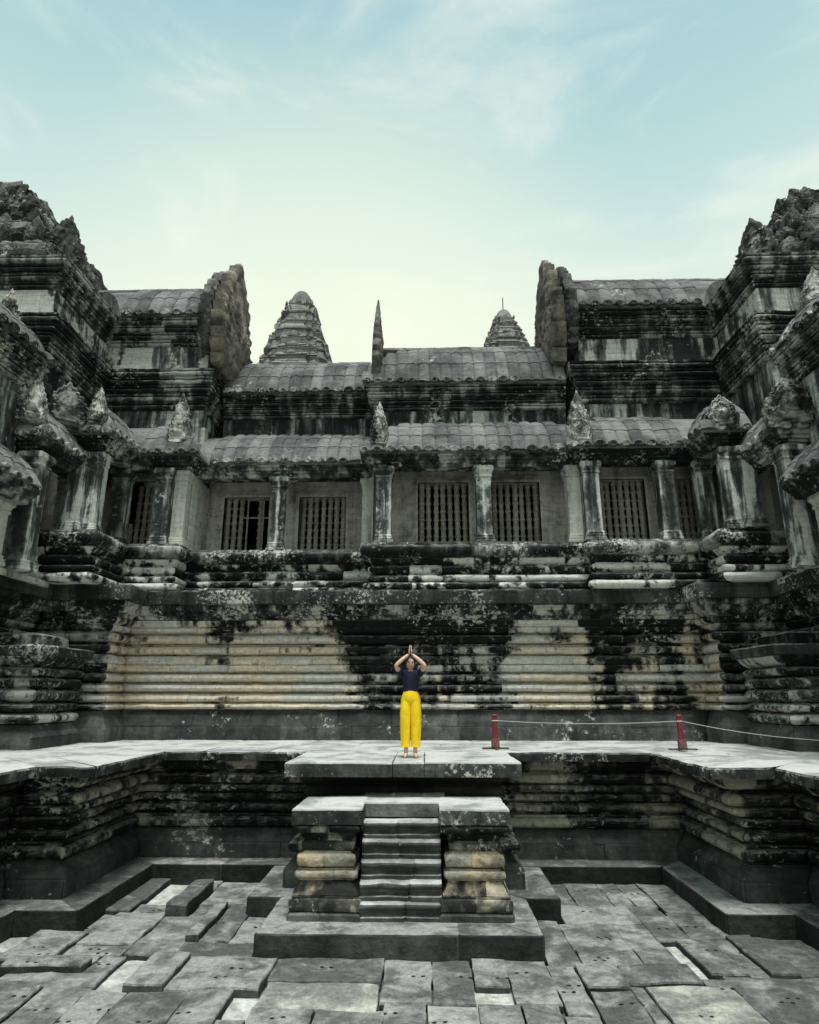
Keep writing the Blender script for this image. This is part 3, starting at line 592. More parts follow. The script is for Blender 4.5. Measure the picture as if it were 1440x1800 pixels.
# ---- pillars (shared meshes)
def sq_loft(prof, name, mat, n=5, seed=0):
    vs_, fs = [], []; rings = []
    for hw, z in prof:
        r = []
        for side in range(4):
            for i in range(n):
                t_ = -1 + 2 * i / n
                p = [(t_, -1), (1, t_), (-t_, 1), (-1, -t_)][side]
                x_, y_ = p[0] * hw, p[1] * hw
                k = 1 - .03 * (abs(p[0]) > .99 and abs(p[1]) > .99)
                w = nz3((x_ + seed, y_, z), 5) * .008
                r.append((x_ * k + w, y_ * k + w, z))
        rings.append(r)
    vs_, fs = loft(rings); return mesh(name, vs_, fs, mat, None, 40)
def pillar_parts(H, mat, seed=0, hw=.19):
    b = [(hw * 1.32, 0), (hw * 1.32, .06), (hw * 1.22, .075), (hw * 1.25, .12), (hw * 1.12, .14), (hw * 1.15, .19), (hw * 1.03, .22)]
    c = [(hw * 1.02, H - .30), (hw * 1.16, H - .28), (hw * 1.14, H - .24), (hw * 1.06, H - .22), (hw * 1.22, H - .15), (hw * 1.38, H - .12), (hw * 1.38, H - .05), (hw * 1.3, H)]
    s_ = [(hw, .22)] + [(hw * (1 + .01 * math.sin(i * 2.1 + seed)), .22 + (H - .52) * i / 8) for i in range(1, 8)] + [(hw, H - .30)]
    return [('pillar_base', sq_loft(b, 'pillar_base', mat, seed=seed)), ('shaft', sq_loft(s_, 'shaft', mat, seed=seed)), ('capital', sq_loft(c, 'capital', mat, seed=seed))]
PM = {}
def pillar(parent, x, y, z0, z1, mat='pillar', hw=.19):
    key = (round(z1 - z0, 2), mat, hw)
    if key not in PM: PM[key] = pillar_parts(z1 - z0, mat, len(PM), hw)
    root = obj('pillar', PM[key][1][1], parent); root.location = (x, y, z0)
    for nm, me in (PM[key][0], PM[key][2]):
        o = bpy.data.objects.new(nm, me); COL.objects.link(o); o.parent = root
# ---- windows
def lathe(prof, n=9):
    return loft([[(r * 1.22 * math.cos(a * math.tau / n), r * 1.22 * math.sin(a * math.tau / n), z) for a in range(n)] for r, z in prof])
bp_ = []
for i in range(7):
    z = .08 + i * .225
    bp_ += [(.052, z), (.052, z + .06), (.066, z + .075), (.07, z + .10), (.066, z + .125), (.05, z + .135), (.064, z + .16), (.05, z + .185)]
bp_ = [(.07, 0), (.07, .07)] + bp_ + [(.06, 1.6), (.06, 1.62)]
bv, bf = lathe(bp_); BAL = mesh('baluster', bv, bf, 'baluster', None, 35)
bv, bf = lathe([(r, z) for r, z in bp_ if z < .62]); BALS = mesh('baluster', bv, bf, 'baluster', None, 35)
BR = random.Random(77)
def window(parent, xa, xb, Y, z0, z1, skip=(), short=(), n=7):
    vs_, fs = [], []; w = .09
    for k, (e, d) in enumerate(((w * 1.9, .03), (w * 1.3, .055), (w * .7, .085))):
        box_into(vs_, fs, xa - e, xa, Y - d, Y + .1, z0, z1); box_into(vs_, fs, xb, xb + e, Y - d, Y + .1, z0, z1)
        box_into(vs_, fs, xa - e, xb + e, Y - d, Y + .1, z1 + .001, z1 + e); box_into(vs_, fs, xa - e, xb + e, Y - d, Y + .1, z0 - e, z0 - .001)
    win = obj('window', mesh('window', vs_, fs, 'inner'), parent)
    sp = (xb - xa) / n
    for i in range(n):
        if i in skip: continue
        o = bpy.data.objects.new('baluster', BALS if i in short else BAL); COL.objects.link(o); o.parent = win
        o.location = (xa + sp * (i + .5), Y + .12, z0); o.scale = (1, 1, (z1 - z0) / 1.62 if i not in short else 1)
        o.rotation_euler = (BR.uniform(-.012, .012), BR.uniform(-.012, .012), i * .7); o.scale.x = o.scale.y = BR.uniform(.88, 1.06)
    return win
def win_wall(parent, xa, xb, Y, z0, z1, wins, mat='inner'):
    vs_, fs = [], []; th = .3; xs = [xa]
    for a, b, w0, w1, *_ in wins:
        box_into(vs_, fs, xs[-1], a, Y, Y + th, z0, z1); xs.append(b)
        box_into(vs_, fs, a, b, Y + .002, Y + th, z0, w0); box_into(vs_, fs, a, b, Y + .002, Y + th, w1, z1)
    box_into(vs_, fs, xs[-1], xb, Y, Y + th, z0, z1)
    obj('gallery_wall', mesh('gallery_wall', vs_, fs, mat), parent)
    for a, b, w0, w1, *k in wins: window(parent, a, b, Y, w0, w1, **(k[0] if k else {}))
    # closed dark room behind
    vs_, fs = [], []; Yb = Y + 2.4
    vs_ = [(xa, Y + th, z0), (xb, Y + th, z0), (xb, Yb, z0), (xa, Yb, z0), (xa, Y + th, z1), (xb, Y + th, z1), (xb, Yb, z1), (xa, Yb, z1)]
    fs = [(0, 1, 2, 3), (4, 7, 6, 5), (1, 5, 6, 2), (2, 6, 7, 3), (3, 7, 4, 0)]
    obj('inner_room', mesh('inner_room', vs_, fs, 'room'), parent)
# ---- tiled half vaults
def vault_profile(d0, z0, d1, z1, n=7):
    out_ = []
    for i in range(n + 1):
        a = i / n * math.pi / 2
        out_.append((d0 + (d1 - d0) * (1 - math.cos(a)) * .55 + (d1 - d0) * (i / n) * .45, z0 + (z1 - z0) * (math.sin(a) * .6 + .4 * i / n)))
    return out_
def roof(parent, path, only, d0, z0, d1, z1, pitch=.32, rad=.15, mat='roof', ribs=True, name='roof'):
    """stone half-vault: body and one separate row of tiles per rib, rounded at the eave"""
    pr_ = vault_profile(d0, z0, d1, z1)
    segs = seginfo(path); rr = random.Random(int(z0 * 100) + len(path))
    for si in only:
        A, B, nn, mA, mB = segs[si]; Ls = (B - A).length; t_ = (B - A) / Ls
        body = course(parent, path, [(d0 - .25, z0 - .12), (d0 - .03, z0 - .05)] + [(d - .03, z) for d, z in pr_], mat, name, back=d1 - .25, L=(50, 60), rough=.008, jit=0, groove=0, only=(si,), topslot=False, step=.3)
        root = body[0]
        if not ribs: continue
        # limits along the segment at the eave and at the top (mitred)
        def lim(d): 
            a = (A + mA * d - A).dot(t_); b = Ls + (mB * d).dot(t_); return a, b
        n = max(1, round(Ls / pitch)); la, lb = lim(d0); ta, tb = lim(d1)
        lo_, hi_ = min(la, 0) if False else la, lb
        n = max(1, round((hi_ - lo_) / pitch)); p_ = (hi_ - lo_) / n
        for i in range(n):
            s_ = lo_ + p_ * (i + .5); vs_, fs = [], []; m_ = 7
            pts = []
            for k, (d, z) in enumerate(pr_):
                a, b = lim(d)
                if s_ < a - .02 or s_ > b + .02: break
                pts.append((d, z))
            if len(pts) < 2: continue
            dz = rr.uniform(-.014, .012)
            rings = []
            fine_ = []
            for k in range(len(pts) - 1):
                for f in (0, .5, .97) if (k % 2 == 1) else (0, .5):
                    fine_.append((pts[k][0] + (pts[k + 1][0] - pts[k][0]) * f, pts[k][1] + (pts[k + 1][1] - pts[k][1]) * f, k, f))
            fine_.append((*pts[-1], len(pts) - 1, 0))
            for (d, z, k, f) in fine_:
                stepup = .022 * (1 - ((k % 2) + f) / 2)
                r_ = p_ * .5
                ring = []
                for j in range(m_):
                    a = math.pi * j / (m_ - 1)
                    off = -math.cos(a) * r_; h = math.sin(a) * rad * .30 + stepup * .8 + dz
                    # local normal of the vault in (d,z)
                    i0 = max(0, min(k, len(pr_) - 2)); tx, tz = pr_[i0 + 1][0] - pr_[i0][0], pr_[i0 + 1][1] - pr_[i0][1]; tl = math.hypot(tx, tz)
                    nd, nz_ = tz / tl, -tx / tl
                    base = A + t_ * (s_ + off); q = base + nn * (d + nd * h)
                    e = nz3((q.x, q.y, z), 3) * .022 + nz3((q.x, q.y, z), 9) * .012
                    ring.append((q.x + nn.x * e, q.y + nn.y * e, z + nz_ * h + e))
                rings.append(ring)
            vs_ = [p for r in rings for p in r]
            for a in range(len(rings) - 1):
                for j in range(m_ - 1):
                    b = a * m_ + j; fs.append((b, b + 1, b + 1 + m_, b + m_))
            fs.append(tuple(range(m_)))
            o = bpy.data.objects.new('tile_row', mesh('tile_row', vs_, fs, mat, None, 40)); COL.objects.link(o); o.parent = root
            if rr.random() < .10: continue
            # round end tile
            d, z = pr_[0]; cvs = []; c = A + t_ * s_ + nn * (d + .02); r_ = p_ * rr.uniform(.34, .46)
            ev, ef = [], []
            for ly, (dd, sc) in enumerate(((-.12, 1), (.03, 1), (.055, .8), (.05, .45))):
                for j in range(10):
                    a = math.pi * 2 * j / 10; q = c + t_ * (math.cos(a) * r_ * sc) + nn * dd
                    ev.append((q.x, q.y, z + .02 + dz + (math.sin(a) * r_ * (.8 if math.sin(a) > 0 else .55)) * sc))
            for ly in range(3):
                for j in range(10): ef.append((ly * 10 + j, ly * 10 + (j + 1) % 10, (ly + 1) * 10 + (j + 1) % 10, (ly + 1) * 10 + j))
            ef.append(tuple(30 + j for j in range(10)))
            o = bpy.data.objects.new('end_tile', mesh('end_tile', ev, ef, 'eave', None, 40)); COL.objects.link(o); o.parent = root
def beam(parent, path, only, z0, z1, d=.24, mats='corn', L=(1.4, 2.4)):
    h = z1 - z0
    course(parent, path, [(d - .12, z0), (d - .10, z0 + h * .25), (d - .05, z0 + h * .3), (d - .04, z0 + h * .45), (d + .02, z0 + h * .5), (d + .03, z0 + h * .68), (d + .09, z0 + h * .74), (d + .10, z0 + h)], mats, 'beam', back=-.25, L=L, rough=.01, only=only, topslot=False)
def cornice(parent, path, only, z0, z1, d0, d1, steps, mats='corn', back=-.5):
    """stack of moulded courses stepping outward from d0 to d1"""
    h = (z1 - z0) / steps
    for i in range(steps):
        a = z0 + h * i; d = d0 + (d1 - d0) * i / max(1, steps - 1)
        course(parent, path, [(d - .05, a)] + roll(a + h * .06, a + h * .62, d - .02, .075, 5) + [(d - .03, a + h * .66), (d + .05, a + h * .74), (d + .06, a + h * .95), (d + .02, a + h)], mats, 'cornice_block', back=back, L=(1.1, 2.2), rough=.012, only=only, topslot=False)
def flat(parent, path, only, z0, z1, d, mats, back=-.4, nm='wall_block', L=(.9, 1.6)):
    course(parent, path, [(d, z0), (d, z1)], mats, nm, back=back, L=L, rough=.006, jit=.003, groove=.006, only=only, topslot=False)
# ---- carved flame-shaped slabs
def flame(w, h, th, seed, spikes=9, bulge=.5, broken=0, saw_=.20, pw=1.55, taper=.8):
    """pointed flame leaf: jagged rim, raised inner leaf, vertical carved ridges"""
    rr = random.Random(seed); n = 72; vs_, fs = [], []
    prof = []
    for i in range(n):
        u_ = i / n; up_ = u_ * 2 if u_ < .5 else (1 - u_) * 2      # 0 foot .. 1 tip
        sgn = 1 if u_ < .5 else -1
        half = w / 2 * (min(1, .80 + up_ * .9) * (1 - max(0, (up_ - .28) / .72) ** pw))
        saw = (up_ * spikes) % 1
        half *= 1 + saw_ * (saw - .5) * (up_ > .1); half = max(half, w * .012)
        y_ = h * up_ + h * .175 * saw_ * (saw - .5) * (.1 < up_ < .97)
        x_ = sgn * half + rr.uniform(-.02, .02) * w * (up_ < .95)
        if broken and up_ > .55: y_ = h * .55 + (y_ - h * .55) * (1 - broken)
        prof.append((x_, max(0, y_)))
    rings = [(1, -.5), (1.0, .10), (.96, .36), (.90, .46), (.84, .30), (.80, .40), (.74, .60), (.66, .52), (.60, .60), (.53, .70), (.45, .60), (.37, .72), (.28, .82), (.18, .86), (.09, .9)]
    cx, cy = 0, h * .36
    for s_, d in rings:
        for (x_, y_) in prof:
            q = (cx + (x_ - cx) * s_, cy + (y_ - cy) * s_)
            P3 = (q[0] + seed * 3.7, q[1] * .7, s_ * .3)
            e = ((.5 - abs(nz3(P3, 3.6)) * 1.6) * .34 + (.5 - abs(nz3((P3[1], P3[0], .2), 8.5)) * 1.6) * .20 + nz3(P3, 17) * .10) * (s_ < .99)
            vs_.append((q[0] + nz3((q[1] * 2, q[0] * 2, seed), 3) * .03 * w * (s_ < 1), -(d + e) * th * (1 if d < 0 else bulge * 1.4) * (1 - taper * min(1, max(0, q[1] / h)) ** 2), max(q[1], 0)))
    for r in range(len(rings) - 1):
        for j in range(n): fs.append((r * n + j, r * n + (j + 1) % n, (r + 1) * n + (j + 1) % n, (r + 1) * n + j))
    vs_.append((cx, -th * bulge * 1.25, cy)); ci = len(vs_) - 1
    for j in range(n): fs.append(((len(rings) - 1) * n + j, (len(rings) - 1) * n + (j + 1) % n, ci))
    fs.append(tuple(reversed(range(n))))
    return vs_, fs
def ornament(parent, name, x, y, z, w, h, th, rotz, seed, mat='carved', **k):
    vs_, fs = flame(w, h, th, seed, **k)
    # mirrored back so that it is carved on both faces
    M = Matrix.Translation((x, y, z)) @ Matrix.Rotation(rotz, 4, 'Z')
    vv = [tuple(M @ Vector(p)) for p in vs_]
    return obj(name, mesh(name, vv, fs, mat, None, 55), parent)
# ================================================================ the four ranges of the back gallery
Wp = [(-7.95, 14.2), (-7.3, 14.2), (-7.3, 15.6), (-5.75, 15.6), (-5.75, 16.35), (-.9, 16.35), (-.9, 15.6), (4.3, 15.6), (4.3, 15.35), (7.2, 15.35), (7.2, 14.4), (8.0, 14.4)]
FZ, BZ, EZ, RZ = 4.6, 6.6, 6.95, 8.2
g2 = thing('gallery_range', 'lower recessed left half of the long gallery, with one broken window', 'gallery', (-3.3, 16.4, FZ))
g3 = thing('gallery_range', 'right half of the long gallery, standing forward, with two whole baluster windows', 'gallery', (1.7, 15.6, FZ))
g1 = thing('corner_gallery', 'left corner gallery with tall pale-panelled upper wall and a carved gable end', 'gallery', (-6.5, 15.6, FZ))
g4 = thing('corner_gallery', 'right corner gallery with tall stained upper wall and a tan carved gable end', 'gallery', (5.8, 15.35, FZ))
for g, only in ((g1, (0, 1, 2, 3)), (g2, (4,)), (g3, (5, 6)), (g4, (7, 8, 9, 10))):
    beam(g, Wp, only, BZ, EZ - .02)
roof(g2, Wp, (4,), .40, EZ, -.92, RZ)
roof(g3, Wp, (6,), .40, EZ, -.92, RZ)
roof(g1, Wp, (1, 2, 0), .40, EZ, -.92, RZ)
roof(g4, Wp, (8, 9, 10), .40, EZ, -.92, RZ)
roof(g3, Wp, (5,), .40, EZ, -.92, RZ, ribs=False); roof(g1, Wp, (3,), .40, EZ, -.92, RZ, ribs=False)
for x in (-3.5,): pillar(g2, x, 16.35, FZ, BZ)
pillar(g2, -1.12, 16.5, FZ, BZ, 'pale_pillar', .17)
for x in (-.66, 1.86): pillar(g3, x, 15.6, FZ, BZ)
pillar(g4, 4.12, 15.62, FZ, BZ, 'pale_pillar', .17)
for x in (4.5, 6.33, 7.28): pillar(g4, x, 15.35, FZ, BZ)
for x in (-6.28, -7.42): pillar(g1, x, 15.6, FZ, BZ)
pillar(g1, -5.9, 15.75, FZ, BZ, 'pale_pillar', .165)
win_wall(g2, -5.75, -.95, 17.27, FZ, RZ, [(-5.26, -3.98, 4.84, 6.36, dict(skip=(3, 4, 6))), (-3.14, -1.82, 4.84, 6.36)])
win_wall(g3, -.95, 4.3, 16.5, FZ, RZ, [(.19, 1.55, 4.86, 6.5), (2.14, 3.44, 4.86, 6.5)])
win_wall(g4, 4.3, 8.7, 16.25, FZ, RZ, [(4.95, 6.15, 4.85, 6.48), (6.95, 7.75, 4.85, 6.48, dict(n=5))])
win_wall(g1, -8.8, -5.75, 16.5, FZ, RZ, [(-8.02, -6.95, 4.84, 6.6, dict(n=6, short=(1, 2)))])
# bars left in the broken window
vs_, fs = [], []
for x in (-4.62, -4.18): box_into(vs_, fs, x - .02, x + .02, 17.36, 17.40, 4.84, 6.36)
box_into(vs_, fs, -4.72, -4.0, 17.34, 17.358, 5.78, 5.82); obj('window_bars', mesh('window_bars', vs_, fs, 'baluster'), g2)
# end walls where the deeper range meets the forward one
vs_, fs = [], []; box_into(vs_, fs, -.99, -.951, 15.8, 16.5, FZ, BZ); obj('end_wall', mesh('end_wall', vs_, fs, 'inner'), g3)
vs_, fs = [], []; box_into(vs_, fs, -5.749, -5.70, 15.95, 17.27, FZ, BZ); obj('end_wall', mesh('end_wall', vs_, fs, 'inner'), g1)
# upper walls of the two middle ranges
X2 = [(-5.5, 17.25), (-1.0, 17.25)]; X3 = [(-1.0, 19), (-1.0, 16.5), (4.3, 16.5)]
flat(g2, X2, (0,), RZ - .1, 8.75, 0, 'upper'); cornice(g2, X2, (0,), 8.75, 9.42, .02, .22, 4)
roof(g2, X2, (0,), .36, 9.48, -1.05, 11.05, pitch=.32)
flat(g3, X3, (0, 1), RZ - .1, 8.62, 0, 'upper'); cornice(g3, X3, (0, 1), 8.62, 9.3, .02, .22, 4)
roof(g3, X3, (1,), .36, 9.36, -1.1, 11.12, pitch=.32); roof(g3, X3, (0,), .30, 9.36, -1.1, 11.10, ribs=False)
for g, x0, x1, y, z in ((g2, -5.5, -1.3, 18.3, 11.0), (g3, -1.2, 4.3, 17.6, 11.08)):
    course(g, [(x0, y), (x1, y)], [(.16, z - .1), (.2, z), (.14, z + .1), (0, z + .14), (-.14, z + .1), (-.2, z - .1)], 'roof', 'ridge_stone', back=-.2, L=(.6, 1.1), rough=.02, topslot=False)
    vs_, fs = [], []; box_into(vs_, fs, x0, x1, y + .1, y + 1.3, 8.3, z - .15); obj('rear_wall', mesh('rear_wall', vs_, fs, 'upper'), g)
# spire-like gable end on the left of the forward range
ornament(g3, 'gable', -.98, 17.0, 9.5, 1.9, 3.05, .3, R(93), 11, 'gable', spikes=15, saw_=.05)
# ================================================================ tall corner blocks
XL = [(-12.5, 13.7), (-8.8, 13.7), (-8.8, 16.5), (-5.85, 16.5), (-5.85, 19)]
XR = [(4.75, 19), (4.75, 16.35), (8.65, 16.35), (8.65, 14.05), (12.5, 14.05)]
for g, XX in ((g1, XL), (g4, XR)):
    al = (0, 1, 2, 3)
    flat(g, XX, al, 6.5, 8.72, 0, 'upper')
    cornice(g, XX, al, 8.72, 9.85, .06, .34, 5)
    flat(g, XX, al, 9.85, 10.72, .02, 'frieze')
    cornice(g, XX, al, 10.72, 11.5, .04, .30, 4)
    fr_ = 2 if g is g1 else 1
    roof(g, XX, (fr_,), .44, 11.56, -1.2, 13.35, pitch=.36, rad=.16)
    x0, x1 = (-10, -5.9) if g is g1 else (4.8, 10)
    yy = (16.5 if g is g1 else 16.35) + 1.2
    course(g, [(x0, yy), (x1, yy)], [(.16, 13.2), (.22, 13.32), (.14, 13.44), (0, 13.5), (-.14, 13.44), (-.2, 13.2)], 'roof', 'ridge_stone', back=-.2, L=(.6, 1.1), rough=.025, topslot=False)
    vs_, fs = [], []; box_into(vs_, fs, x0 + .1, x1 - .1, yy + .12, yy + 1.4, 8, 13.15); obj('rear_wall', mesh('rear_wall', vs_, fs, 'upper'), g)
    gx = -5.38 if g is g1 else 4.10; sgn = 1 if g is g1 else -1
    ornament(g, 'gable', gx, 17.2, 9.85, 2.9, 4.2, .44, R(90) * sgn, 21 + sgn, 'gable', spikes=11, saw_=.2, pw=2.2, taper=.4)
    ornament(g, 'gable', gx - sgn * .38, 16.95, 10.4, 2.5, 3.2, .4, R(90) * sgn, 31 + sgn, 'crag', spikes=8, saw_=.16, pw=2.2, taper=.4)
# carved corner figures at the eaves
ornament(g1, 'antefix', -6.02, 15.45, 7.12, .62, 1.62, .3, 0, 41)
ornament(g3, 'antefix', -.78, 15.30, 7.12, .46, 1.25, .3, 0, 42)
ornament(g4, 'antefix', 4.28, 15.1, 6.98, .62, 1.55, .3, 0, 43)
ornament(g4, 'antefix', 7.4, 14.15, 6.95, .72, 1.1, .4, R(-25), 44, broken=.3)
ornament(g1, 'antefix', -7.42, 13.95, 7.05, .44, 1.15, .3, R(20), 45)
# ================================================================ SIDE WINGS
for s in (-1, 1):
    side = 'left' if s < 0 else 'right'
    wg = thing('wing_pavilion', 'dark stepped %s wing with stacked eaves and pillars running towards the viewer' % side, 'pavilion', (s * 8.6, 13, 3.43))
    def MP(pts):   # mirror a path given for the left wing
        return pts if s < 0 else [(-x, y) for x, y in reversed(pts)]
    E1 = MP([(-10.8, 12.75), (-7.95, 12.75), (-7.95, 14.35)])
    beam(wg, E1, (0, 1), 5.95, 6.26); roof(wg, E1, (0, 1), .34, 6.3, -.85, 7.45, pitch=.34)
    E2 = MP([(-7.8, 8.2), (-7.8, 12.35)])
    beam(wg, E2, (0,), 4.72, 5.0); roof(wg, E2, (0,), .32, 5.04, -.75, 5.95, pitch=.34)
    E3 = MP([(-8.3, 8.0), (-8.3, 12.55), (-9.6, 12.55)]); E3o = (0, 1)
    flat(wg, E3, E3o, 5.8, 7.35, 0, 'upper'); cornice(wg, E3, E3o, 7.35, 8.1, .03, .24, 4)
    roof(wg, E3, (0,) if s < 0 else (1,), .34, 8.15, -.9, 9.2, pitch=.36)
    # pillars
    pillar(wg, s * 7.92, 12.72, 3.43, 5.95, 'pillar', .2)
    pillar(wg, s * 7.75, 14.15, FZ, 6.5, 'pillar', .19)
    pillar(wg, s * 7.42, 14.3, FZ, 6.55, 'pillar', .17)
    pillar(wg, s * 8.3, 14.75, FZ, 6.3, 'pale_pillar', .2)
    pillar(wg, s * 8.12, 11.95, 3.43, 4.75, 'pale_pillar', .2)
    pillar(wg, s * 8.3, 13.1, 3.43, 5.95, 'pale_pillar', .18)
    # inner side wall with a dark doorway
    vs_, fs = [], []
    xa, xb = sorted((s * 8.82, s * 9.1))
    box_into(vs_, fs, xa, xb, 8, 12.6, 3.43, 7.4); box_into(vs_, fs, xa, xb, 13.75, 16.4, 3.43, 7.4); box_into(vs_, fs, xa, xb, 12.6, 13.75, 5.8, 7.4)
    obj('side_wall', mesh('side_wall', vs_, fs, 'inner'), wg)
    vs_, fs = [], []; xa, xb = sorted((s * 9.3, s * 9.5)); box_into(vs_, fs, xa, xb, 12, 14.4, 3.43, 6.2); obj('inner_room', mesh('inner_room', vs_, fs, 'room'), wg)  # dark panel standing in for the shade behind the doorway
    vs_, fs = [], []; xa, xb = sorted((s * 8.0, s * 9.5)); box_into(vs_, fs, xa, xb, 8, 14.0, 3.3, 3.425); obj('porch_floor', mesh('porch_floor', vs_, fs, 'inner'), wg)
    # carved pediments and corner figures
    if s < 0:
        ornament(wg, 'pediment', -8.75, 12.75, 6.75, 1.5, 2.25, .45, R(25), 51, 'crag', spikes=13)
        ornament(wg, 'antefix', -8.32, 12.5, 6.6, .8, 1.9, .35, R(15), 52)
        ornament(wg, 'antefix', -7.98, 12.45, 6.55, .5, 1.15, .3, R(30), 53)
        ornament(wg, 'pediment', -8.05, 13.7, 6.9, 1.1, 1.3, .4, R(35), 54, 'crag', spikes=11)
        ornament(wg, 'antefix', -8.85, 12.3, 8.3, .6, 1.5, .3, R(30), 55)
    else:
        ornament(wg, 'antefix', 7.95, 12.45, 6.35, .95, 1.25, .4, R(-20), 56, broken=.25)
        ornament(wg, 'antefix', 8.9, 12.3, 8.55, .75, 1.5, .4, R(-20), 57)
        ornament(wg, 'pediment', 8.75, 12.75, 6.7, 1.4, 1.9, .45, R(-25), 58, 'carved', spikes=13)
        ornament(wg, 'antefix', 9.05, 12.1, 6.5, .7, 1.3, .35, R(-20), 59)
# ================================================================ RUINED TOWER STUMPS OVER THE WINGS
def crag(name, label, sgn, tiers, seed):
    """stepped heap of weathered courses; tiers = (inner x, front y, z0, z1)"""
    rr = random.Random(seed); t = thing(name, label, 'tower', (sgn * 12.5, 16, tiers[0][2]), 'ruined roof mounds over the wings')
    for xr_, yf, z0, z1 in tiers:
        n = max(1, round((z1 - z0) / .32)); h = (z1 - z0) / n
        for k in range(n):
            xi = xr_ + rr.uniform(.0, .16) + k * .05; yy = yf + rr.uniform(0, .14) + k * .05; a = z0 + h * k
            P_ = [(-15.5, yy), (-xi, yy), (-xi, 19.5)] if sgn < 0 else [(xi, 19.5), (xi, yy), (15.5, yy)]
            hz = rr.uniform(-.05, .02)
            course(t, P_, [(0, a), (.05, a + h * .2), (.06, a + h * .7), (.0, a + h * .95 + hz), (-.2, a + h + hz)], 'crag', 'stone', back=-1.6, L=(.45, 1.05), rough=.09, jit=.11, groove=.04, rng=rr, topslot=False, step=.14, smooth=28)
    return t
cl_ = crag('ruined_tower', 'crumbling stepped stone mound at the top left corner, taller than its twin', -1, [(9.3, 13.85, 11.5, 12.1), (9.75, 14.4, 12.1, 13.0), (10.15, 14.8, 13.0, 13.9), (10.5, 15.2, 13.9, 14.6), (10.95, 15.5, 14.6, 15.3), (11.5, 15.8, 15.3, 15.9), (12.0, 16.0, 15.9, 16.3)], 3)
cr_ = crag('ruined_tower', 'rounded crumbling stone mound at the top right corner above the wing', 1, [(9.1, 14.2, 11.5, 12.1), (9.7, 14.6, 12.1, 12.9), (10.1, 15.0, 12.9, 13.6), (10.4, 15.3, 13.6, 14.3), (10.75, 15.6, 14.3, 14.9), (11.3, 15.8, 14.9, 15.5)], 9)
ornament(cl_, 'gable', -9.75, 15.3, 11.6, 1.5, 2.75, .5, R(62), 61, 'crag', spikes=15)
ornament(cl_, 'gable', -10.25, 15.6, 11.6, 1.6, 2.5, .5, R(30), 62, 'crag', spikes=13)
ornament(cr_, 'gable', 9.55, 15.3, 11.3, 1.6, 2.6, .5, R(-62), 63, 'crag', spikes=15)
ornament(cr_, 'gable', 10.2, 15.4, 11.3, 1.8, 2.4, .5, R(-25), 64, 'crag', spikes=13)
cg = random.Random(4)
for t_, sg, tl in ((cl_, -1, [(9.75, 14.35, 12.35), (10.15, 14.75, 13.2), (10.5, 15.15, 14.05), (10.95, 15.45, 14.8), (11.5, 15.75, 15.4)]), (cr_, 1, [(9.7, 14.55, 12.3), (10.1, 14.95, 13.1), (10.4, 15.25, 13.8), (10.75, 15.55, 14.45), (11.3, 15.75, 15.0)])):
    for xi, yf, z in tl:
        for k in range(4):
            ornament(t_, 'antefix', sg * (xi + .25 + k * .75 + cg.uniform(-.1, .1)), yf - .02, z - .35 + cg.uniform(-.08, .08), cg.uniform(.45, .8), cg.uniform(.6, 1.05), .26, R(cg.uniform(-20, 20)), cg.randint(100, 999), 'crag', spikes=7, pw=2)
        for k in range(2):
            ornament(t_, 'antefix', sg * (xi + .05), yf + .35 + k * .9, z - .35, cg.uniform(.5, .8), cg.uniform(.6, 1.0), .26, R(-sg * cg.uniform(60, 95)), cg.randint(100, 999), 'crag', spikes=7, pw=2)
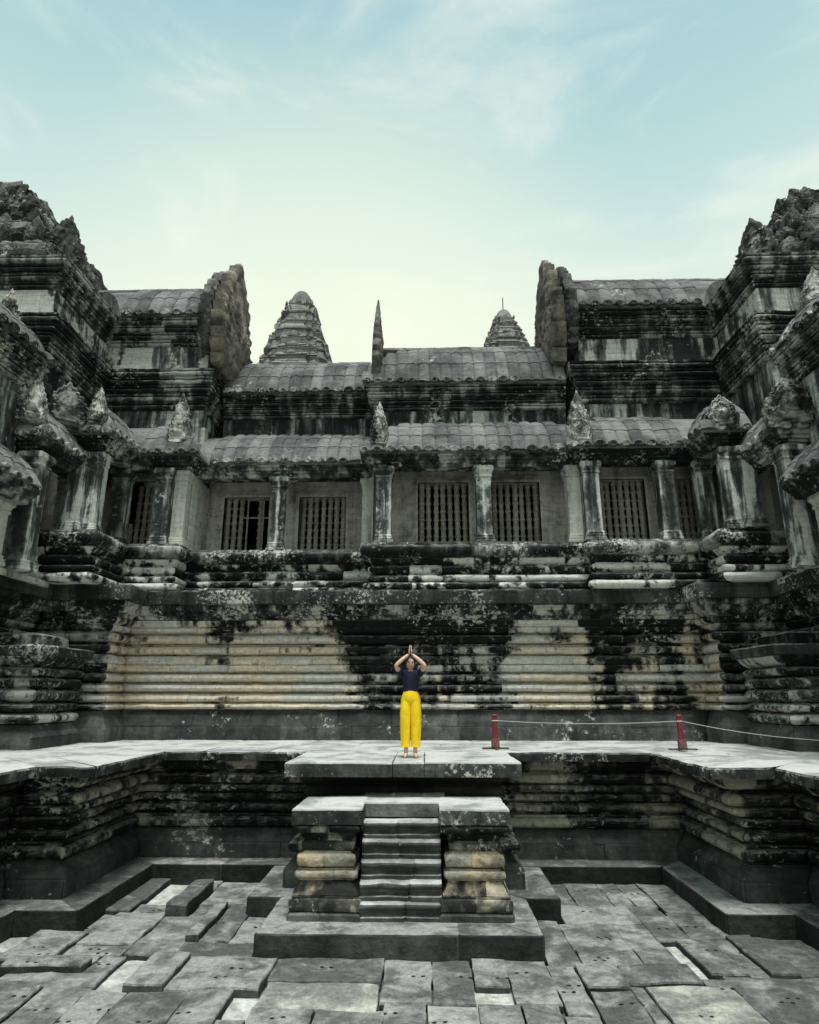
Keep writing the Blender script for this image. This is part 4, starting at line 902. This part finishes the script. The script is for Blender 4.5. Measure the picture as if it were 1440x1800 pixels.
# ================================================================ TOWERS BEHIND
def tower(label, cx, cy, zb, zt_, wb, seed, rod=False):
    rr = random.Random(seed); t = thing('temple_tower', label, 'tower', (cx, cy, G), 'lotus-bud towers behind the gallery roof')
    H = zt_ - zb; nt_ = 8
    def red(hw, z, jag=1):     # redented square plan
        p = []; q = [(1, .42), (.9, .42), (.9, .68), (.74, .68), (.74, .74), (.68, .9), (.42, .9), (.42, 1)]
        for k in range(4):
            c_, s_ = math.cos(k * math.pi / 2), math.sin(k * math.pi / 2)
            for (x_, y_) in q: p.append((x_ * c_ - y_ * s_, x_ * s_ + y_ * c_))
        return [(cx + x_ * hw + nz3((x_ * 5, y_ * 5, z * 1.7), 1) * .30, cy + y_ * hw + nz3((y_ * 5, z * 1.7, x_), 1) * .30, z) for x_, y_ in p]
    hw0 = wb / 2
    vs_, fs = loft([red(hw0 * 1.12, G), red(hw0 * 1.12, zb - .4)]); obj('shaft', mesh('shaft', vs_, fs, 'tower', None, 40), t)
    def rad_at(f): return hw0 * 1.02 * (1 - .80 * f)
    for k in range(nt_):
        f0, f1 = (k / nt_) * .86, ((k + 1) / nt_) * .86; z0, z1 = zb - .4 + H * f0, zb - .4 + H * f1; r0, r1 = rad_at(f0), rad_at(f1); h = z1 - z0
        vs_, fs = loft([red(r0 * .97, z0), red(r0 * .95, z0 + h * .3), red(r0 * .97, z0 + h * .42), red(r0 * .94, z0 + h * .52), red(r0 * .98, z0 + h * .60), red(r0 * .96, z0 + h * .74), red((r0 + r1) * .485, z0 + h * .82), red(r1 * .96, z1)])
        obj('tier', mesh('tier', vs_, fs, 'tower', None, 40), t)
        # upright antefixes along the front of the tier
        for (ax, ay, w_) in ((-.9, -.80, .24), (-.62, -.96, .22), (0, -1.06, .42), (.62, -.96, .22), (.9, -.80, .24)):
            if rr.random() < .35: continue
            fv, ff = flame(w_ * r0 * .9, h * rr.uniform(.35, .6), .10, rr.randint(0, 999), 5)
            ang = math.atan2(ax, -ay) if abs(ax) < 1 else math.copysign(1.2, ax)
            M_ = Matrix.Translation((cx + ax * r0 * .86, cy + ay * r0 * .90, z0 + h * .66)) @ Matrix.Rotation(ang * .6, 4, 'Z')
            obj('antefix', mesh('antefix', [tuple(M_ @ Vector(p)) for p in fv], ff, 'tower', None, 50), t)
    rt = rad_at(.86); zc = zb - .4 + H * .86; hh = zt_ - zc; rings = []
    for (r_, f) in ((1.0, 0), (.98, .12), (.9, .2), (.88, .34), (.78, .5), (.64, .7), (.45, .87), (.22, .97), (.05, 1)):
        rings.append([(cx + r_ * rt * math.cos(a * math.tau / 20), cy + r_ * rt * math.sin(a * math.tau / 20), zc + hh * f + nz3((a, f, seed), 1) * .05) for a in range(20)])
    vs_, fs = loft(rings); obj('finial', mesh('finial', vs_, fs, 'tower', None, 50), t)
    if rod:
        vs_, fs = loft([[(cx + .06 * math.cos(a * math.tau / 6), cy + .06 * math.sin(a * math.tau / 6), z) for a in range(6)] for z in (zt_ - .1, zt_ + 1.55)])
        obj('lightning_rod', mesh('lightning_rod', vs_, fs, 'tower'), t)
tower('broad grey lotus-bud tower rising behind the left half of the gallery roof', -10.7, 51, 27.2, 36.6, 7.2, 5)
tower('smaller distant tower with a thin lightning rod behind the right half of the roof', 9.3, 63, 35.2, 42.3, 6.4, 6, True)
# ================================================================ ROPE BARRIER
MAT['post'] = plain('dark red painted wood', (.16, .022, .032), .55, .2, .3, 18)
MAT['postbase'] = plain('worn red brown base', (.17, .075, .075), .7, .3, .35, 20)
MAT['iron'] = plain('dull dark iron', (.06, .055, .05), .6, .2, .3, 30)
MAT['rope'] = plain('white cord', (.46, .455, .42), .8, .4, .2, 90)
def rbox(hx, hy, z0, z1, b=.008, tx=1):
    rings = []
    for z, s_ in ((z0, 1 - b / hx), (z0 + b, 1), (z1 - b, tx), (z1, tx - b / hx)):
        c_ = min(b, hx, hy); X, Y_ = hx * s_, hy * s_
        rings.append([(-X + c_, -Y_, z), (X - c_, -Y_, z), (X, -Y_ + c_, z), (X, Y_ - c_, z), (X - c_, Y_, z), (-X + c_, Y_, z), (-X, Y_ - c_, z), (-X, -Y_ + c_, z)])
    return loft(rings)
def post(x, y, lean, label, yaw):
    t = thing('barrier_post', label, 'barrier post', (x, y, .012), 'red rope barrier posts'); Mx = Matrix.Translation((x, y, .012)) @ Matrix.Rotation(yaw, 4, 'Z')
    Ml = Mx @ Matrix.Rotation(lean, 4, 'Y')
    def add(nm, v, f, mat, M_):
        obj(nm, mesh(nm, [tuple(M_ @ Vector(p)) for p in v], f, mat, None, 35), t)
    for k, (a, b_) in enumerate(((.26, .035), (.035, .22))):
        v, f = rbox(a, b_, .004 + .003 * k, .03 + .003 * k); add('base_foot', v, f, 'iron', Mx)
    v, f = rbox(.075, .075, .036, .06); add('base_plate', v, f, 'postbase', Mx)
    v, f = rbox(.068, .068, .06, .19); add('socket', v, f, 'postbase', Ml)
    v, f = rbox(.047, .047, .19, .60, tx=.92); add('shaft', v, f, 'post', Ml)
    v, f = rbox(.05, .05, .601, .635, tx=.85); add('cap', v, f, 'post', Ml)
    v, f = rbox(.052, .052, .505, .525); add('rope_ring', v, f, 'rope', Ml)
    return Ml @ Vector((0, 0, .515))
p1 = post(1.69, 13.05, 0, 'upright dark red barrier post nearest the woman on the walkway', .1)
p2 = post(5.16, 12.87, R(-1.5), 'dark red barrier post at the right, where the terrace edge steps forward', -.1)
def rope(a, b, sag, label, loops=0):
    n = 26; rings = []
    for i in range(n + 1):
        f = i / n; c = a.lerp(b, f); c.z -= sag * 4 * f * (1 - f)
        rings.append([(c.x, c.y + .007 * math.cos(k * math.tau / 6), c.z + .007 * math.sin(k * math.tau / 6)) for k in range(6)])
    vs_, fs = loft(rings); tag(obj('rope', mesh('rope', vs_, fs, 'rope', None, 80)), label, 'rope', 'white barrier ropes')
rope(p1 + Vector((.05, 0, 0)), p2 - Vector((.05, 0, 0)), .05, 'white cord strung between the two red posts')
rope(p2 + Vector((.05, 0, 0)), Vector((10.2, 11.6, .42)), .26, 'white cord sagging from the right-hand red post towards the right platform')
# ================================================================ WOMAN
MAT['skin'] = plain('skin', (.66, .41, .30), .5, 0, .08, 20, .4)
MAT['hair'] = plain('dark brown hair', (.02, .013, .01), .45, .3, .3, 60)
MAT['shirt'] = plain('dark navy jersey', (.012, .014, .034), .85, .3, .25, 24)
MAT['trouser'] = plain('bright yellow cotton', (.90, .62, .012), .8, .35, .10, 9)
MAT['lip'] = plain('lips', (.35, .08, .07), .5)
MAT['eye'] = plain('eyes', (.015, .01, .01), .3)
MAT['teeth'] = plain('teeth', (.8, .78, .72), .4)
px, py, pz = .11, 11.29, .014
wo = thing('person', 'woman in navy T-shirt and yellow trousers standing on the landing, palms joined above her head', 'person', (px, py, pz))
PX = Matrix.Translation((px, py, pz))
def skin_mesh(verts, edges, radii, root=0, sub=2):
    me = bpy.data.meshes.new('sk'); me.from_pydata(verts, edges, []); o = bpy.data.objects.new('sk', me); COL.objects.link(o)
    m_ = o.modifiers.new('s', 'SKIN'); m_.use_smooth_shade = True
    for i, r_ in enumerate(radii):
        sv = me.skin_vertices[0].data[i]; sv.radius = r_ if isinstance(r_, tuple) else (r_, r_); sv.use_root = (i == root)
    ss = o.modifiers.new('d', 'SUBSURF'); ss.levels = sub; ss.render_levels = sub
    dg = bpy.context.evaluated_depsgraph_get(); ev = o.evaluated_get(dg); em = ev.to_mesh()
    vs_ = [tuple(v_.co) for v_ in em.vertices]; fs = [tuple(p.vertices) for p in em.polygons]; ev.to_mesh_clear()
    bpy.data.objects.remove(o); return vs_, fs
V_b = [(0, 0, .93), (0, .01, 1.12), (0, .0, 1.27), (0, .012, 1.36), (0, .006, 1.42), (0, 0, 1.48)]; E_b = [(0, 1), (1, 2), (2, 3), (3, 4), (4, 5)]; R_b = [(.12, .09), (.10, .075), (.12, .08), (.06, .05), (.042, .042), (.05, .05)]
for s in (-1, 1):
    b = len(V_b)
    V_b += [(s * .15, .0, 1.345), (s * .21, -.11, 1.40), (s * .248, -.20, 1.462), (s * .15, -.19, 1.555), (s * .032, -.165, 1.648)]
    E_b += [(2, b), (b, b + 1), (b + 1, b + 2), (b + 2, b + 3), (b + 3, b + 4)]; R_b += [.052, .044, .037, .036, .024]
    b = len(V_b)
    V_b += [(s * .085, 0, .86), (s * .085, -.01, .46), (s * .075, .015, .09), (s * .078, -.03, .045), (s * .09, -.14, .026), (s * .092, -.175, .02)]
    E_b += [(0, b), (b, b + 1), (b + 1, b + 2), (b + 2, b + 3), (b + 3, b + 4), (b + 4, b + 5)]; R_b += [.075, .052, .034, .036, (.036, .022), (.026, .016)]
bv_, bf_ = skin_mesh(V_b, E_b, R_b); bm_ = [0] * len(bf_)
def addm(v, f, mi):
    o = len(bv_); bv_.extend(v); bf_.extend(tuple(o + i for i in g) for g in f); bm_.extend([mi] * len(f))
# head with face
def head():
    v, f = [], []; nu, nv_ = 24, 18; c = Vector((0, -.012, 1.502))
    for i in range(nv_ + 1):
        th = math.pi * i / nv_
        for j in range(nu):
            ph = math.tau * j / nu; x_ = math.sin(th) * math.cos(ph); y_ = math.sin(th) * math.sin(ph); z_ = math.cos(th)
            w = .075 * (1 - .22 * max(0, -z_) ** 1.5); d = .092
            fr = max(0, -y_); X, Y_, Z = x_ * w, y_ * d, z_ * .112
            g = lambda a, b, s1, s2: math.exp(-((x_ - a) / s1) ** 2 - ((z_ - b) / s2) ** 2) * (y_ < 0)
            Y_ -= .020 * g(0, -.12, .13, .17)            # nose tip
            Y_ -= .010 * g(0, .06, .09, .25)             # bridge
            Y_ += .009 * (g(.36, .10, .2, .12) + g(-.36, .10, .2, .12))   # eye sockets
            Y_ -= .006 * (g(.45, -.2, .25, .2) + g(-.45, -.2, .25, .2))   # cheeks
            Y_ -= .008 * g(0, -.78, .3, .2)              # chin
            Y_ -= .006 * g(0, -.46, .3, .10)
            v.append((c.x + X, c.y + Y_, c.z + Z))
    for i in range(nv_):
        for j in range(nu): f.append((i * nu + j, i * nu + (j + 1) % nu, (i + 1) * nu + (j + 1) % nu, (i + 1) * nu + j))
    return v, f
v, f = head(); addm(v, f, 0)
def ell(c, r_, n=10):
    v, f = [], []
    for i in range(n + 1):
        th = math.pi * i / n
        for j in range(n): ph = math.tau * j / n; v.append((c[0] + r_[0] * math.sin(th) * math.cos(ph), c[1] + r_[1] * math.sin(th) * math.sin(ph), c[2] + r_[2] * math.cos(th)))
    for i in range(n):
        for j in range(n): f.append((i * n + j, i * n + (j + 1) % n, (i + 1) * n + (j + 1) % n, (i + 1) * n + j))
    return v, f
for s in (-1, 1):
    addm(*ell((s * .029, -.089, 1.513), (.015, .009, .008)), 1); addm(*ell((s * .030, -.089, 1.532), (.019, .007, .005)), 1)
    addm(*ell((s * .077, .0, 1.505), (.010, .018, .028)), 0)
addm(*ell((0, -.0985, 1.452), (.028, .009, .010)), 2); addm(*ell((0, -.1035, 1.453), (.019, .0045, .005)), 3)
# joined hands: palm, four fingers and thumb each
def tubev(pts, rad, n=7):
    rings = []
    for i, (p, r_) in enumerate(zip(pts, rad)):
        p = Vector(p); q = Vector(pts[min(i + 1, len(pts) - 1)]) - Vector(pts[max(i - 1, 0)]); q.normalize(); u_ = q.cross(Vector((1, 0, 0))).normalized(); w_ = q.cross(u_)
        rings.append([tuple(p + u_ * (r_ * math.cos(a * math.tau / n)) + w_ * (r_ * math.sin(a * math.tau / n))) for a in range(n)])
    return loft(rings)
for s in (-1, 1):
    addm(*ell((s * .019, -.162, 1.685), (.015, .037, .055)), 0)
    for k, (dy, L_) in enumerate(((-.030, .068), (-.010, .080), (.010, .074), (.029, .058))):
        y0 = -.162 + dy
        addm(*tubev([(s * .017, y0, 1.72), (s * .015, y0 * 1.0 + dy * .05, 1.72 + L_ * .45), (s * .0105, y0 + dy * .02, 1.72 + L_ * .8), (s * .0085, y0, 1.72 + L_), (s * .008, y0, 1.723 + L_)], [.0095, .009, .008, .006, .002]), 0)
    addm(*tubev([(s * .02, -.19, 1.665), (s * .018, -.213, 1.695), (s * .013, -.215, 1.725), (s * .012, -.213, 1.735)], [.012, .010, .008, .003]), 0)
obj('body', mesh('body', [tuple(PX @ Vector(p)) for p in bv_], bf_, ['skin', 'eye', 'lip', 'teeth'], bm_, 60), wo)
# hair
v, f = [], []; nu, nv_ = 24, 12; c = Vector((0, .006, 1.512))
for i in range(nv_ + 1):
    th = math.pi * .80 * i / nv_
    for j in range(nu):
        ph = math.tau * j / nu; fr = max(0, -math.sin(ph)); lim_ = (1 - .50 * fr ** 1.1) if fr > 0 else 1
        t_ = th * lim_; e = 1 + .02 * math.sin(ph * 14)
        v.append((c.x + .086 * e * math.sin(t_) * math.cos(ph), c.y + (.098 if math.sin(ph) > 0 else .103) * e * math.sin(t_) * math.sin(ph), c.z + .116 * e * math.cos(t_)))
for i in range(nv_):
    for j in range(nu): f.append((i * nu + j, i * nu + (j + 1) % nu, (i + 1) * nu + (j + 1) % nu, (i + 1) * nu + j))
o = len(v); v2, f2 = ell((0, .07, 1.47), (.085, .06, .10)); v += v2; f += [tuple(o + i for i in g) for g in f2]
obj('hair', mesh('hair', [tuple(PX @ Vector(p)) for p in v], f, 'hair', None, 60), wo)
# T-shirt
def ring(cx, cy, z, a, b, n=28, ex=2.4, wob=0, ph=0, dip=None):
    out_ = []
    for j in range(n):
        t_ = math.tau * j / n; c_, s_ = math.cos(t_), math.sin(t_)
        k = 1 + wob * (math.sin(t_ * 7 + ph) + .6 * math.sin(t_ * 11 + ph * 2))
        zz = z + (dip(t_) if dip else 0)
        out_.append((cx + a * k * math.copysign(abs(c_) ** (2 / ex), c_), cy + b * k * math.copysign(abs(s_) ** (2 / ex), s_), zz))
    return out_
rg = [ring(0, 0, 1.045, .128, .10, wob=.012), ring(0, 0, 1.10, .128, .10, wob=.014, ph=1), ring(0, -.004, 1.18, .135, .105, wob=.01, ph=2), ring(0, -.008, 1.27, .155, .115, wob=.006, ph=2.4), ring(0, -.003, 1.33, .168, .105, wob=.004), ring(0, .004, 1.375, .14, .085), ring(0, .008, 1.398, .085, .07, dip=lambda t_: -.03 * max(0, -math.sin(t_)) ** 3), ring(0, .01, 1.408, .062, .056, dip=lambda t_: -.055 * max(0, -math.sin(t_)) ** 3)]
v, f = loft(rg, cap=False)
for s in (-1, 1):
    vv, ff = tubev([(s * .11, .0, 1.33), (s * .155, -.015, 1.345), (s * .18, -.06, 1.368), (s * .198, -.115, 1.396)], [.07, .068, .062, .060], 14); o = len(v); v += vv; f += [tuple(o + i for i in g) for g in ff]
obj('t_shirt', mesh('t_shirt', [tuple(PX @ Vector(p)) for p in v], f, 'shirt', None, 60), wo)
# trousers
rg = [ring(0, 0, 1.068, .120, .098, wob=.004), ring(0, 0, 1.045, .127, .102, wob=.01), ring(0, .002, .98, .158, .118, wob=.014, ph=1), ring(0, .006, .91, .180, .122, wob=.014, ph=1.6), ring(0, .008, .84, .180, .102, wob=.012, ph=2), ring(0, .01, .77, .165, .07, wob=.01, ph=2.2), ring(0, .012, .66, .09, .035)]
v, f = loft(rg)
for s in (-1, 1):
    lg = [ring(s * .078, .004, .93, .085, .098, ex=2.2), ring(s * .086, 0, .84, .094, .113, ex=2.2, wob=.015, ph=s), ring(s * .092, -.004, .70, .097, .111, wob=.028, ph=s), ring(s * .093, -.006, .58, .097, .104, wob=.04, ph=1 + s), ring(s * .094, -.004, .45, .093, .098, wob=.05, ph=2 + s), ring(s * .094, 0, .32, .087, .092, wob=.06, ph=2.6 + s), ring(s * .092, .004, .22, .082, .089, wob=.065, ph=3 + s), ring(s * .091, .004, .165, .085, .093, wob=.05, ph=3.4 + s), ring(s * .091, .004, .17, .076, .083, wob=.05, ph=3.4 + s)]
    vv, ff = loft(lg, cap=False); o = len(v); v += vv; f += [tuple(o + i for i in g) for g in ff]
obj('trousers', mesh('trousers', [tuple(PX @ Vector((p[0] * .93, p[1], p[2]))) for p in v], f, 'trouser', None, 60), wo)
